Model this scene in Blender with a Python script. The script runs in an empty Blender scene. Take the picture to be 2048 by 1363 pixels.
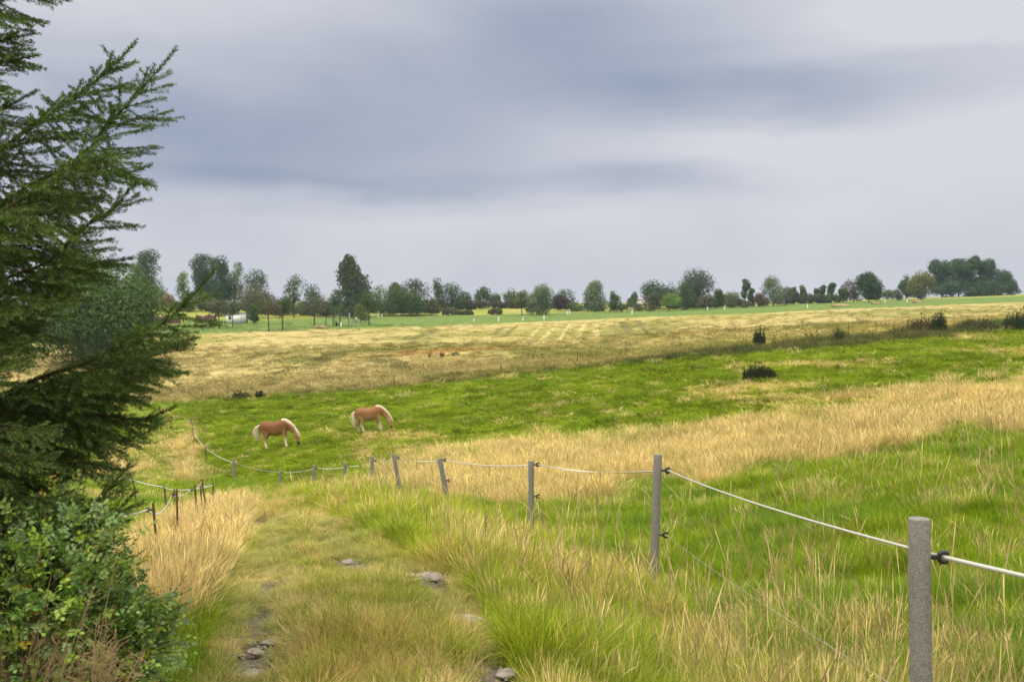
import bpy, bmesh, math, random
import numpy as np
from mathutils import Vector, Matrix, noise as mnoise

SC = bpy.context.scene
COL = SC.collection
R = math.radians
F = 1991.0            # focal length in photograph pixels (35 mm lens)
UC, VH = 1024.0, 620.0

# ------------------------------------------------------------------ camera
cam_d = bpy.data.cameras.new("camera"); cam = bpy.data.objects.new("camera", cam_d); COL.objects.link(cam)
cam.location = (0, 0, 0); cam.rotation_euler = (R(90), 0, 0)
cam_d.sensor_width = 36; cam_d.lens = 35; cam_d.shift_y = -(681.5 - VH) / 2048
cam_d.clip_start = 0.05; cam_d.clip_end = 9000
cam_d.dof.use_dof = True; cam_d.dof.focus_distance = 9.0; cam_d.dof.aperture_fstop = 5.6
SC.camera = cam

# ------------------------------------------------------------------ render look
SC.render.engine = 'CYCLES'
SC.cycles.use_denoising = True
SC.cycles.max_bounces = 5; SC.cycles.diffuse_bounces = 2; SC.cycles.glossy_bounces = 2
SC.cycles.transmission_bounces = 3; SC.cycles.transparent_max_bounces = 4; SC.cycles.volume_bounces = 0
SC.cycles.sample_clamp_indirect = 4
SC.view_settings.view_transform = 'Standard'; SC.view_settings.look = 'None'
SC.view_settings.exposure = 0.0; SC.view_settings.gamma = 1.0

# ------------------------------------------------------------------ node helper
class NT:
    def __init__(s, tree): s.t = tree; s.n = tree.nodes; s.l = tree.links
    def node(s, typ, **kw):
        n = s.n.new(typ)
        for k, v in kw.items(): setattr(n, k, v)
        return n
    def put(s, sock, v):
        if isinstance(v, bpy.types.NodeSocket): s.l.new(v, sock)
        elif v is not None: sock.default_value = v
    def math(s, op, a, b=None, c=None, clamp=False):
        n = s.node('ShaderNodeMath', operation=op, use_clamp=clamp)
        s.put(n.inputs[0], a)
        if b is not None: s.put(n.inputs[1], b)
        if c is not None: s.put(n.inputs[2], c)
        return n.outputs[0]
    def mix(s, f, a, b, mode='MIX'):
        n = s.node('ShaderNodeMix', data_type='RGBA', blend_type=mode)
        s.put(n.inputs[0], f); s.put(n.inputs[6], a); s.put(n.inputs[7], b)
        return n.outputs[2]
    def noise(s, vec, scale, detail=3, rough=.55, dist=0):
        n = s.node('ShaderNodeTexNoise'); s.put(n.inputs['Vector'], vec)
        n.inputs['Scale'].default_value = scale; n.inputs['Detail'].default_value = detail
        n.inputs['Roughness'].default_value = rough; n.inputs['Distortion'].default_value = dist
        return n.outputs['Fac']
    def rng(s, v, a, b, c=0., d=1.):
        n = s.node('ShaderNodeMapRange'); n.clamp = True; s.put(n.inputs[0], v)
        for i, x in enumerate((a, b, c, d)): n.inputs[i+1].default_value = x
        return n.outputs[0]
def c4(c): return (c[0], c[1], c[2], 1.0)
def srgb(r, g, b):
    f = lambda x: (x/255/12.92) if x/255 <= .04045 else ((x/255+.055)/1.055)**2.4
    return (f(r), f(g), f(b))

# ------------------------------------------------------------------ overcast sky
SUN_EL, SUN_AZ = R(48), R(-35)   # sun behind thin cloud, ahead left of the view direction mirrored behind camera
w = bpy.data.worlds.new("World"); SC.world = w; w.use_nodes = True
W = NT(w.node_tree); W.n.clear()
tc = W.node('ShaderNodeTexCoord').outputs['Generated']
sep = W.node('ShaderNodeSeparateXYZ'); W.l.new(tc, sep.inputs[0])
AZ = W.math('ARCTAN2', sep.outputs[0], sep.outputs[1])
EL = W.math('ARCSINE', sep.outputs[2])
mp = W.node('ShaderNodeMapping'); W.l.new(tc, mp.inputs[0]); mp.inputs['Scale'].default_value = (2.0, 2.0, 3.4)
n1 = W.noise(mp.outputs[0], 1.3, 6, .56, .3)
n2 = W.noise(mp.outputs[0], 3.1, 5, .5, .2)
mp2 = W.node('ShaderNodeMapping'); W.l.new(tc, mp2.inputs[0]); mp2.inputs['Scale'].default_value = (1.6, 1.6, 9); mp2.inputs['Location'].default_value = (5, 3, 2)
n3 = W.noise(mp2.outputs[0], 2.0, 4, .5, .6)
AZw = W.math('ADD', AZ, W.math('MULTIPLY', W.math('SUBTRACT', n1, .5), .30))
ELw = W.math('ADD', EL, W.math('MULTIPLY', W.math('SUBTRACT', n3, .5), .06))
def blob(u, v, su, sv, wt):
    a = math.atan((u-UC)/F); e = (VH-v)/F
    x = W.math('DIVIDE', W.math('SUBTRACT', AZw, a), su/F); y = W.math('DIVIDE', W.math('SUBTRACT', ELw, e), sv/F)
    r2 = W.math('ADD', W.math('MULTIPLY', x, x), W.math('MULTIPLY', y, y))
    return W.math('MULTIPLY', W.math('EXPONENT', W.math('MULTIPLY', r2, -1.0)), wt)
D = 0.12
for b in [
    (720, 300, 520, 95, .62), (1120, 50, 330, 95, .62), (950, 160, 520, 90, .42), (1720, 200, 320, 62, .38),
    (1380, 200, 320, 60, .38), (1250, 372, 260, 32, .40), (240, 240, 330, 150, .38), (600, 368, 480, 26, .28),
    (1500, 530, 900, 45, .10), (1900, 70, 240, 90, -.40), (1450, 315, 420, 45, -.28), (1980, 330, 260, 90, -.25), (150, 20, 300, 60, -.15), (700, 430, 700, 30, -.10)]:
    D = W.math('ADD', D, blob(*b))
D = W.math('ADD', D, W.math('MULTIPLY', W.math('SUBTRACT', n1, .5), .55))
D = W.math('ADD', D, W.math('MULTIPLY', W.math('SUBTRACT', n2, .5), .42), clamp=True)
cl = W.mix(D, c4(srgb(220, 221, 228)), c4(srgb(151, 164, 188)))
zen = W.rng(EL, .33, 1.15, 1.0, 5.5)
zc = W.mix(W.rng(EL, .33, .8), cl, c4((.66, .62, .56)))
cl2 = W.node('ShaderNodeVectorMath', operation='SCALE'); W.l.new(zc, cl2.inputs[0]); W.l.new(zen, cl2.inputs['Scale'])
sky = W.node('ShaderNodeTexSky', sky_type='NISHITA'); sky.sun_disc = False; sky.sun_elevation = SUN_EL; sky.sun_rotation = R(215)
bg1 = W.node('ShaderNodeBackground'); W.l.new(sky.outputs[0], bg1.inputs[0]); bg1.inputs[1].default_value = .05
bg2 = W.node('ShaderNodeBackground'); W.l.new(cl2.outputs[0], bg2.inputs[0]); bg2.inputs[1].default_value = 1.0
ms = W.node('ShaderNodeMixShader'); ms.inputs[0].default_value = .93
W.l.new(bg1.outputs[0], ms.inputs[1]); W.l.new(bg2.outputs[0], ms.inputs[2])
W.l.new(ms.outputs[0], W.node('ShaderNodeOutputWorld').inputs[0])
sd = bpy.data.lights.new("sun", 'SUN'); so = bpy.data.objects.new("sun", sd); COL.objects.link(so)
sd.energy = 1.5; sd.angle = R(12); sd.color = (1, .91, .76)
_dir = Vector((-.55, -.60, 1.0))        # towards the sun: behind the camera, to the left
so.rotation_euler = (-_dir).to_track_quat('-Z', 'Y').to_euler()

# ------------------------------------------------------------------ tags and meshes
def tag(o, label=None, cat=None, group=None, kind=None):
    if label: o['label'] = label
    if cat: o['category'] = cat
    if group: o['group'] = group
    if kind: o['kind'] = kind
    return o
def empty(name, loc, rz=0):
    o = bpy.data.objects.new(name, None); COL.objects.link(o); o.location = loc; o.rotation_euler = (0, 0, rz)
    o.empty_display_size = .1; return o
def npmesh(name, V, Fs, mat, parent=None, smooth=False, attrs=None, link=True):
    """Fs: list of integer face arrays, each (n,k)."""
    V = np.asarray(V, dtype=np.float32).reshape(-1, 3)
    if not isinstance(Fs, (list, tuple)): Fs = [Fs]
    Fs = [np.asarray(f, dtype=np.int32) for f in Fs if len(f)]
    me = bpy.data.meshes.new(name)
    loops = np.concatenate([f.ravel() for f in Fs]); tot = np.concatenate([np.full(len(f), f.shape[1], np.int32) for f in Fs])
    start = np.concatenate([[0], np.cumsum(tot)[:-1]]).astype(np.int32)
    me.vertices.add(len(V)); me.vertices.foreach_set('co', V.ravel())
    me.loops.add(len(loops)); me.loops.foreach_set('vertex_index', loops)
    me.polygons.add(len(tot)); me.polygons.foreach_set('loop_start', start)
    me.polygons.foreach_set('loop_total', tot)
    if smooth: me.polygons.foreach_set('use_smooth', np.ones(len(tot), bool))
    me.update(calc_edges=True)
    if attrs:
        for k, a in attrs.items():
            a = np.asarray(a, dtype=np.float32)
            if a.ndim == 1:
                at = me.attributes.new(k, 'FLOAT', 'POINT'); at.data.foreach_set('value', a)
            else:
                if a.shape[1] == 3: a = np.hstack([a, np.ones((len(a), 1), np.float32)])
                at = me.attributes.new(k, 'FLOAT_COLOR', 'POINT'); at.data.foreach_set('color', a.ravel())
    if mat: me.materials.append(mat)
    o = bpy.data.objects.new(name, me)
    if link: COL.objects.link(o)
    if parent: o.parent = parent
    return o
class MB:
    """collects tubes, boxes and raw faces"""
    def __init__(s): s.v = []; s.f = {}; s.a = []; s.n = 0
    def add(s, V, Fc, a=0.5):
        V = np.asarray(V, float).reshape(-1, 3); Fc = np.asarray(Fc, int)
        s.f.setdefault(Fc.shape[1], []).append(Fc + s.n); s.v.append(V); s.a.append(np.full(len(V), a)); s.n += len(V)
    def tube(s, pts, rad, k=8, caps=True, a=.5, flat=None):
        pts = [Vector(p) for p in pts]; n = len(pts)
        if not hasattr(rad, '__len__'): rad = [rad]*n
        V = []; ref = None
        for i, p in enumerate(pts):
            t = (pts[min(i+1, n-1)] - pts[max(i-1, 0)]).normalized()
            if ref is None: ref = Vector((0, 0, 1)) if abs(t.z) < .9 else Vector((0, 1, 0))
            b = t.cross(ref).normalized(); c = b.cross(t).normalized(); ref = c
            ra = rad[i]; rb = ra if flat is None else ra*flat
            for j in range(k):
                q = 2*math.pi*j/k; V.append(p + b*math.cos(q)*rb + c*math.sin(q)*ra)
        Q = [(i*k+j, i*k+(j+1) % k, (i+1)*k+(j+1) % k, (i+1)*k+j) for i in range(n-1) for j in range(k)]
        s.add(V, Q, a)
        if caps:
            for i, fl in ((0, True), (n-1, False)):
                ring = V[i*k:(i+1)*k]; c = sum(ring, Vector())/k
                T = [(0, 1+(j+1) % k, 1+j) if not fl else (0, 1+j, 1+(j+1) % k) for j in range(k)]
                s.add([c]+ring, T, a)
    def box(s, lo, hi, M=None, a=.5):
        x0, y0, z0 = lo; x1, y1, z1 = hi
        V = [Vector(p) for p in ((x0,y0,z0),(x1,y0,z0),(x1,y1,z0),(x0,y1,z0),(x0,y0,z1),(x1,y0,z1),(x1,y1,z1),(x0,y1,z1))]
        if M: V = [M @ v for v in V]
        s.add(V, [(0,3,2,1),(4,5,6,7),(0,1,5,4),(1,2,6,5),(2,3,7,6),(3,0,4,7)], a)
    def build(s, name, mat, parent=None, smooth=False):
        return npmesh(name, np.concatenate(s.v), [np.concatenate(x) for x in s.f.values()], mat, parent, smooth, {'var': np.concatenate(s.a)})

# ------------------------------------------------------------------ numpy noise
def _h(ix, iy, s):
    n = (ix.astype(np.int64)*374761393 + iy.astype(np.int64)*668265263 + s*1442695041) & 0x7fffffff
    n = ((n ^ (n >> 13))*1274126177) & 0x7fffffff
    n = ((n ^ (n >> 16))*2246822519) & 0x7fffffff
    return (n & 0xffffff)/float(0xffffff)
def vnoise(x, y, s=0):
    x = np.asarray(x, float); y = np.asarray(y, float)
    ix = np.floor(x); iy = np.floor(y); fx = x-ix; fy = y-iy
    fx = fx*fx*(3-2*fx); fy = fy*fy*(3-2*fy)
    a = _h(ix, iy, s); b = _h(ix+1, iy, s); c = _h(ix, iy+1, s); d = _h(ix+1, iy+1, s)
    return (a*(1-fx)+b*fx)*(1-fy) + (c*(1-fx)+d*fx)*fy
def fbm(x, y, sc, s=0, o=4):
    r = 0; a = .5; t = 0
    for i in range(o):
        r = r + a*vnoise(x/sc*2**i + 13.7*i, y/sc*2**i + 7.1*i, s+i*17); t += a; a *= .55
    return r/t
def sst(a, b, x): t = np.clip((x-a)/(b-a), 0, 1); return t*t*(3-2*t)

# ------------------------------------------------------------------ terrain: control points (column, depth m, height m relative to the eye)
CP = []
def row(u, pts):
    for d, z in pts: CP.append((u, d, z))
row(0,    [(2,-1.75),(3.8,-1.85),(5.6,-2.1),(14,-3.5),(29,-5.8),(55,-7.8),(84,-7.6),(113,-5.9),(149,-4.6),(249,-2.2),(400,.5),(700,-1)])
row(300,  [(2,-1.7),(5,-1.85),(8.2,-2.4),(13,-3.5),(16,-3.95),(19,-4.4),(23,-5.0),(40,-7.1),(64,-7.8),(80,-7.65),(108,-6.4),(134,-5.3),(170,-3.5),(200,-2.5),(260,0.9),(400,1.5),(700,0)])
row(600,  [(2,-1.6),(4.7,-1.75),(7.2,-2.1),(10.8,-2.6),(14.4,-3.1),(21,-4.05),(34,-6.2),(41,-6.65),(49,-6.85),(62,-6.95),(79,-6.6),(107,-5.4),(168,-3.8),(200,-2.5),(225,-1.8),(350,2.6),(700,1)])
row(1000, [(2,-1.7),(5,-1.85),(7.9,-2.3),(11.6,-2.85),(16.5,-3.45),(25.3,-4.25),(34,-4.8),(40.6,-5.1),(57.5,-5.2),(73.7,-5.05),(112,-4.5),(199,-3.0),(240,-1.2),(400,3.0),(700,1)])
row(1310, [(2,-1.8),(5.9,-2.3),(9.8,-2.85),(14,-3.2),(21.7,-3.65),(27.7,-3.9),(34,-4.1),(46.5,-4.15),(65,-3.95),(74,-3.8),(86,-3.7),(140,-3),(215,-1.3),(270,0),(400,3.0),(700,1)])
row(1840, [(2,-1.95),(3.8,-2.12),(6,-2.25),(10,-2.42),(16,-2.68),(23,-2.9),(36,-2.9),(65,-2.6),(84,-2.2),(102,-1.8),(200,.3),(300,3.3),(420,5.0),(700,2)])
row(2300, [(2,-1.9),(6,-2.2),(16,-2.4),(36,-2.4),(65,-1.9),(102,-.9),(200,1.8),(300,5.2),(420,7.5),(700,3)])
CP += [(897,19,-3.77),(810,23,-4.33),(745,26.5,-4.72),(690,30,-5.3),(560,38,-6.75),(468,43,-7.35),(411,50,-7.7),
       (532,49,-6.89),(575,49.3,-6.72),(722,52,-6.5),(765,52.3,-6.38),(1062,14.5,-3.35)]
CP = np.array(CP); CPX = np.stack([CP[:, 0]/700, np.log(CP[:, 1])*1.1], 1); CPZ = CP[:, 2]
def _phi(r): return np.where(r > 1e-9, r*r*np.log(np.maximum(r, 1e-9)), 0)
_n = len(CP); _A = np.zeros((_n+3, _n+3)); _A[:_n, :_n] = _phi(np.linalg.norm(CPX[:, None]-CPX[None], axis=2)) + np.eye(_n)*.004
_A[:_n, _n] = 1; _A[:_n, _n+1:] = CPX; _A[_n, :_n] = 1; _A[_n+1:, :_n] = CPX.T
_wt = np.linalg.solve(_A, np.concatenate([CPZ, np.zeros(3)]))
def _rbf(u, d):
    X = np.stack([u/700, np.log(d)*1.1], 1); out = np.empty(len(X))
    for i in range(0, len(X), 60000):
        x = X[i:i+60000]; out[i:i+60000] = _phi(np.sqrt(((x[:, None]-CPX[None])**2).sum(2))) @ _wt[:_n] + _wt[_n] + x @ _wt[_n+1:]
    return out
def height(x, y, detail=True):
    x = np.atleast_1d(np.asarray(x, float)); y = np.atleast_1d(np.asarray(y, float))
    r = np.hypot(x, y); th = np.abs(np.arctan2(x, y))
    yy = np.maximum(y, r*.45)
    u = np.clip(UC + F*x/np.maximum(yy, .01), -500, 2500)
    d = np.clip(yy, 2.0, 700)
    z = _rbf(u, d)
    k = sst(R(48), R(80), th)
    z = z*(1-k) + (-1.9 - .5*sst(5, 60, r))*k
    z = z - sst(500, 900, r)*8
    if detail:
        near = 1-sst(20, 60, r)
        z = z + (fbm(x, y, 1.1, 3, 3)-.5)*.09*near*sst(1, 4, r) + (fbm(x, y, 4.5, 9, 3)-.5)*.22*sst(4, 14, r)*(1-sst(220, 400, r)) 
    return z
def hz(x, y): return float(height(x, y)[0])
_DS = np.exp(np.linspace(math.log(2.2), math.log(620), 900))
def ground_at(u, v):
    """where the view ray of a photo pixel meets the terrain"""
    x = (u-UC)/F*_DS; z = -(v-VH)/F*_DS; h = height(x, _DS)
    below = np.where(h >= z)[0]
    if len(below) == 0: i = len(_DS)-1
    else: i = below[0]
    if i == 0: d = _DS[0]
    else:
        a = z[i-1]-h[i-1]; b = z[i]-h[i]; t = a/(a-b) if a != b else 1; d = _DS[i-1] + (_DS[i]-_DS[i-1])*min(max(t, 0), 1)
    return ((u-UC)/F*d, d)
def at(u, v, d): return Vector(((u-UC)/F*d, d, -(v-VH)/F*d))
def on_ground(u, d):
    x = (u-UC)/F*d; return Vector((x, d, hz(x, d)))

# ------------------------------------------------------------------ regions of the land, as outlines on the ground
def wpoly(pts): return np.array([ground_at(u, v) for u, v in pts])
def inpoly(P, x, y):
    ins = np.zeros(x.shape, bool); n = len(P); j = n-1
    bx = (x >= P[:, 0].min()) & (x <= P[:, 0].max()) & (y >= P[:, 1].min()) & (y <= P[:, 1].max())
    xs = x[bx]; ys = y[bx]; r = np.zeros(xs.shape, bool)
    for i in range(n):
        xi, yi = P[i]; xj, yj = P[j]
        if yi != yj: r ^= ((yi > ys) != (yj > ys)) & (xs < (xj-xi)*(ys-yi)/(yj-yi)+xi)
        j = i
    ins[bx] = r; return ins
def dseg(x, y, a, b):
    ax, ay = a; bx, by = b; dx, dy = bx-ax, by-ay; L = dx*dx+dy*dy
    t = np.clip(((x-ax)*dx+(y-ay)*dy)/L, 0, 1); return np.hypot(x-ax-t*dx, y-ay-t*dy), t
MEADOW, LEFTM, TRACK, PAST, BAND, PATH, STRIPD, VERGE, MARGIN, GOLD, STRIP, FARF, RUT, STRAWL = range(14)
REG = [
 (FARF,  wpoly([(-600,650),(0,645),(400,634),(700,629),(1000,628),(1250,622),(1450,614),(1600,604),(1800,598),(2048,590),(2700,575)]) , .0),
]
_far = [(-900,700),(-900,430),(2600,430),(2600,300)]
def wline(pts): return [ground_at(u, v) for u, v in pts]
REG = []
def region(kind, pts, jit=.4): REG.append((kind, wpoly(pts), jit))
# beyond the hedge line: from the upper edge of the far green strip outwards
_top = wline([(-400,646),(0,644),(300,643),(520,640),(700,631),(1000,629),(1250,622),(1450,614),(1600,606),(1800,600),(2048,592),(2500,582)])
REG.append((FARF, np.array(_top + [(700, 600), (400, 1500), (-900, 1500), (-500, 300)]), 2))
region(STRIP, [(-400,646),(0,644),(300,643),(520,640),(700,631),(1000,629),(1250,622),(1450,614),(1600,606),(1800,600),(2048,592),(2500,582),(2500,594),(2048,604),(1700,617),(1500,627),(1300,633),(1000,646),(700,657),(520,663),(340,672),(0,690),(-400,700)], .8)
region(GOLD, [(-400,700),(0,690),(340,672),(520,663),(700,657),(1000,646),(1300,633),(1500,627),(1700,617),(2048,604),(2500,594),(2500,620),(2048,650),(1850,668),(1700,682),(1500,704),(1300,724),(1150,738),(1000,754),(800,773),(620,784),(480,792),(300,802),(0,830),(-400,850)], .6)
region(MARGIN, [(2500,617),(2048,645),(1850,664),(1700,677),(1500,698),(1300,717),(1150,734),(1000,750),(800,770),(620,782),(480,790),(480,797),(620,788),(800,775),(1000,756),(1300,726),(1500,708),(1700,694),(1900,676),(2048,660),(2500,625)], .35)
region(PAST, [(340,832),(300,812),(480,797),(620,788),(800,775),(1000,756),(1300,726),(1500,708),(1700,694),(1900,676),(2048,660),(2500,625),(2500,690),(2048,772),(1700,822),(1400,870),(1100,892),(930,902),(860,925),(800,955),(745,968),(690,965),(628,978),(560,978),(468,968),(430,930),(400,870)], .5)
region(LEFTM, [(-500,1200),(-500,855),(0,832),(300,806),(340,832),(400,870),(430,930),(468,968),(470,985),(400,1010),(300,1060),(230,1130),(150,1300),(0,1363),(-300,1500)], .5)
region(TRACK, [(262,965),(262,900),(290,858),(352,856),(368,900),(368,968)], .3)
region(STRAWL, [(352,850),(368,900),(366,966),(402,968),(400,930),(388,880)], .3)
region(STRAWL, [(262,965),(262,880),(235,900),(210,960)], .3)
region(BAND, [(2500,690),(2048,775),(1700,826),(1400,874),(1200,890),(1000,896),(900,905),(850,925),(800,958),(760,985),(900,1000),(1050,1010),(1250,975),(1500,945),(1700,915),(1900,885),(2048,860),(2500,790)], 1.5)
region(VERGE, [(500,985),(560,978),(628,980),(690,972),(745,975),(810,990),(897,1010),(1062,1085),(1310,1215),(1560,1400),(1840,1700),(1500,1900),(1200,1700),(1060,1363),(1010,1260),(950,1180),(820,1110),(700,1040),(600,1000)], .35)
region(PATH, [(470,1000),(600,1000),(700,1040),(820,1110),(950,1180),(1010,1260),(1060,1363),(1180,1700),(200,1700),(390,1363),(440,1200),(480,1080)], .15)
region(STRIPD, [(475,995),(420,1003),(330,1050),(250,1110),(200,1200),(240,1330),(330,1300),(400,1230),(450,1130),(485,1060),(490,1000)], .15)
ruts = []
def rut(pts, wd): ruts.append((wline(pts), wd))
rut([(548,1165),(520,1220),(508,1270)], .10); rut([(505,1290),(525,1300),(505,1345)], .12)
rut([(690,1120),(712,1140)], .14); rut([(800,1150),(860,1160),(885,1180)], .17); rut([(890,1240),(960,1240)], .17)
rut([(960,1283),(1010,1290)], .14); rut([(985,1330),(1020,1400)], .13); rut([(505,1040),(530,1050)], .2); rut([(560,1165),(540,1172)], .14)
tram = []   # darker and paler drilling lines in the ripe field
for p, tone, wd in [
    ([(1170,645),(1158,668),(1150,687)], 1, .26), ([(1190,647),(1194,668),(1190,688)], 1, .28), ([(1113,647),(1098,665),(1082,682)], 1, .22),
    ([(1140,646),(1128,665),(1112,690)], 1, .16), ([(1083,649),(1070,664),(1045,690)], 1, .2), ([(1243,643),(1252,658),(1262,671)], 0, .42), ([(1275,642),(1287,657),(1299,669)], 0, .38),
    ([(1003,655),(985,670)], 0, .4), ([(1028,654),(1010,672)], 0, .3), ([(950,681),(930,696)], 0, .4), ([(870,660),(840,672),(810,680)], 0, .8),
    ([(700,700),(650,715),(620,735)], 0, .7), ([(760,712),(790,724),(800,740)], 0, .6), ([(700,712),(740,715),(775,730)], 0, .5),
    ([(520,668),(600,664),(700,660)], 1, .6), ([(600,676),(700,668),(800,660)], 0, .5), ([(940,672),(1000,670),(1020,673)], 0, .6),
    ([(650,720),(560,745),(450,760)], 0, .5), ([(860,705),(940,700),(1000,698)], 2, 2.2), ([(830,708),(880,702)], 2, 2.6), ([(1040,694),(1120,692)], 2, .9), ([(1380,668),(1480,658)], 2, 1.4),
    ([(420,720),(600,700),(780,690)], 1, .4), ([(1500,694),(1700,669),(1900,648),(2048,632)], 3, .9), ([(480,790),(700,768),(1000,738)], 1, .9)]:
    tram.append((wline(p), tone, wd))
stonebits = wline([(800,1122),(845,1152),(930,1238)])

def classify(x, y):
    n = len(x); reg = np.full(n, MEADOW)
    j1 = fbm(x, y, 1.3, 41, 3)-.5; j2 = fbm(x, y, 1.3, 77, 3)-.5
    r = np.hypot(x, y); amp = np.clip(r/12, .5, 6)
    for kind, P, jit in REG:
        m = inpoly(P, x + j1*2*jit*amp, y + j2*3*jit*amp); reg[m] = kind
    for pts, wd in ruts:
        for a, b in zip(pts[:-1], pts[1:]):
            dd, _ = dseg(x, y, a, b); m = (dd + (fbm(x, y, .18, 5, 3)-.5)*.22 < wd) & (r < 25); reg[m] = RUT
    return reg
GREEN = {
 MEADOW: ((.135,.225,.014), (.20,.27,.022), (.38,.32,.085)), LEFTM: ((.15,.25,.020), (.21,.28,.030), (.44,.37,.10)),
 TRACK: ((.20,.25,.03), (.27,.28,.05), (.40,.34,.11)), PAST: ((.150,.222,.005), (.205,.272,.008), (.32,.32,.035)),
 BAND: ((.56,.42,.15), (.62,.48,.19), (.26,.28,.05)), PATH: ((.19,.215,.025), (.28,.27,.045), (.46,.38,.13)),
 STRIPD: ((.60,.47,.19), (.66,.52,.22), (.30,.30,.06)), VERGE: ((.155,.225,.018), (.23,.265,.035), (.44,.36,.11)),
 MARGIN: ((.075,.115,.016), (.12,.145,.024), (.22,.18,.055)), GOLD: ((.335,.275,.095), (.42,.35,.14), (.225,.215,.055)),
 STRIP: ((.13,.195,.04), (.105,.165,.035), (.20,.21,.06)), FARF: ((.24,.27,.045), (.25,.26,.05), (.33,.28,.09)),
 RUT: ((.22,.18,.14), (.30,.26,.21), (.17,.14,.10)), STRAWL: ((.48,.37,.13), (.52,.40,.16), (.28,.28,.06)) }
def dryness(x, y, reg):
    a = fbm(x, y, 2.2, 101, 4); b = fbm(x, y, .7, 131, 3); v = a*.6+b*.4
    big = fbm(x, y, 9, 151, 3)
    o = np.zeros(len(x))
    def m(k, lo, hi, f): q = reg == k; o[q] = sst(lo, hi, f[q])
    m(MEADOW, .50, .72, v*.7+big*.35-.02); m(LEFTM, .52, .68, v); m(TRACK, .45, .65, v)
    m(PAST, .54, .74, fbm(x+y*.3, y*.35, 3.2, 171, 4)*.75+big*.25); m(BAND, .66, .78, v); m(PATH, .42, .64, v)
    m(STRIPD, .66, .8, v); m(VERGE, .47, .72, v); m(MARGIN, .5, .65, v); m(STRIP, .6, .8, v); m(FARF, .6, .75, big); m(RUT, .4, .6, b); m(STRAWL, .6, .75, v)
    g = fbm(x*.45+fbm(x, y, 22, 191, 3)*14, y*.22+fbm(x, y, 26, 201, 3)*7, 5.0, 181, 4); m(GOLD, .48, .62, g)
    return o
def landcol(x, y, reg, dry=None, soil_shade=False):
    if dry is None: dry = dryness(x, y, reg)
    k = fbm(x, y, .9, 211, 3)[:, None]; out = np.zeros((len(x), 3))
    for kk, (a, b, c) in GREEN.items():
        q = reg == kk
        if not q.any(): continue
        a, b, c = map(np.array, (a, b, c)); t = sst(.35, .65, k[q]); base = a*(1-t)+b*t
        dq = dry[q][:, None]; out[q] = base*(1-dq)+c*dq
    q = reg == GOLD
    if q.any():
        xs, ys = x[q], y[q]; cc = out[q]
        o2 = sst(.52, .7, fbm(xs, ys, 35, 231, 3))[:, None]; cc = cc*(1-o2*.35) + np.array((.30,.27,.05))*o2*.35
        for pts, tone, wd in tram:
            for a, b in zip(pts[:-1], pts[1:]):
                dd, _ = dseg(xs, ys, a, b); m = (1-sst(wd*.6, wd*1.3, dd*.62 + (fbm(xs, ys, 1.6, 5, 3)-.5)*wd*.9))[:, None]
                m = m*(.6 if tone == 2 else 1); t = {0: np.array((.14,.13,.035)), 1: np.array((.52,.45,.19)), 2: np.array((.40,.20,.05)), 3: np.array((.50,.40,.09))}[tone]
                m = m*{0: .75, 1: .6, 2: .55, 3: .6}[tone]; cc = cc*(1-m)+t*m
        out[q] = cc
    out *= (.50+.50*sst(16, 45, np.hypot(x, y)))[:, None] if soil_shade else 1.0   # dark thatch near the eye, with shade under the grass painted in
    return out

# ------------------------------------------------------------------ materials
def new_mat(name):
    m = bpy.data.materials.new(name); m.use_nodes = True; t = NT(m.node_tree); t.n.clear()
    out = t.node('ShaderNodeOutputMaterial'); return m, t, out
def simple(name, col, rough=.8, vary=.25, scale=8, metal=0, bump=0, col2=None, spec=.3):
    m, t, out = new_mat(name); p = t.node('ShaderNodeBsdfPrincipled')
    tcn = t.node('ShaderNodeTexCoord').outputs['Object']; n = t.noise(tcn, scale, 5, .6)
    c = t.mix(t.rng(n, .35, .65), c4([x*(1-vary) for x in col]), c4(col2 if col2 else [min(1, x*(1+vary)) for x in col]))
    t.l.new(c, p.inputs['Base Color']); p.inputs['Roughness'].default_value = rough; p.inputs['Metallic'].default_value = metal
    p.inputs['Specular IOR Level'].default_value = spec
    if bump:
        b = t.node('ShaderNodeBump'); b.inputs['Strength'].default_value = bump; b.inputs['Distance'].default_value = .01
        t.l.new(t.noise(tcn, scale*4, 4), b.inputs['Height']); t.l.new(b.outputs[0], p.inputs['Normal'])
    t.l.new(p.outputs[0], out.inputs[0]); return m
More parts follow.
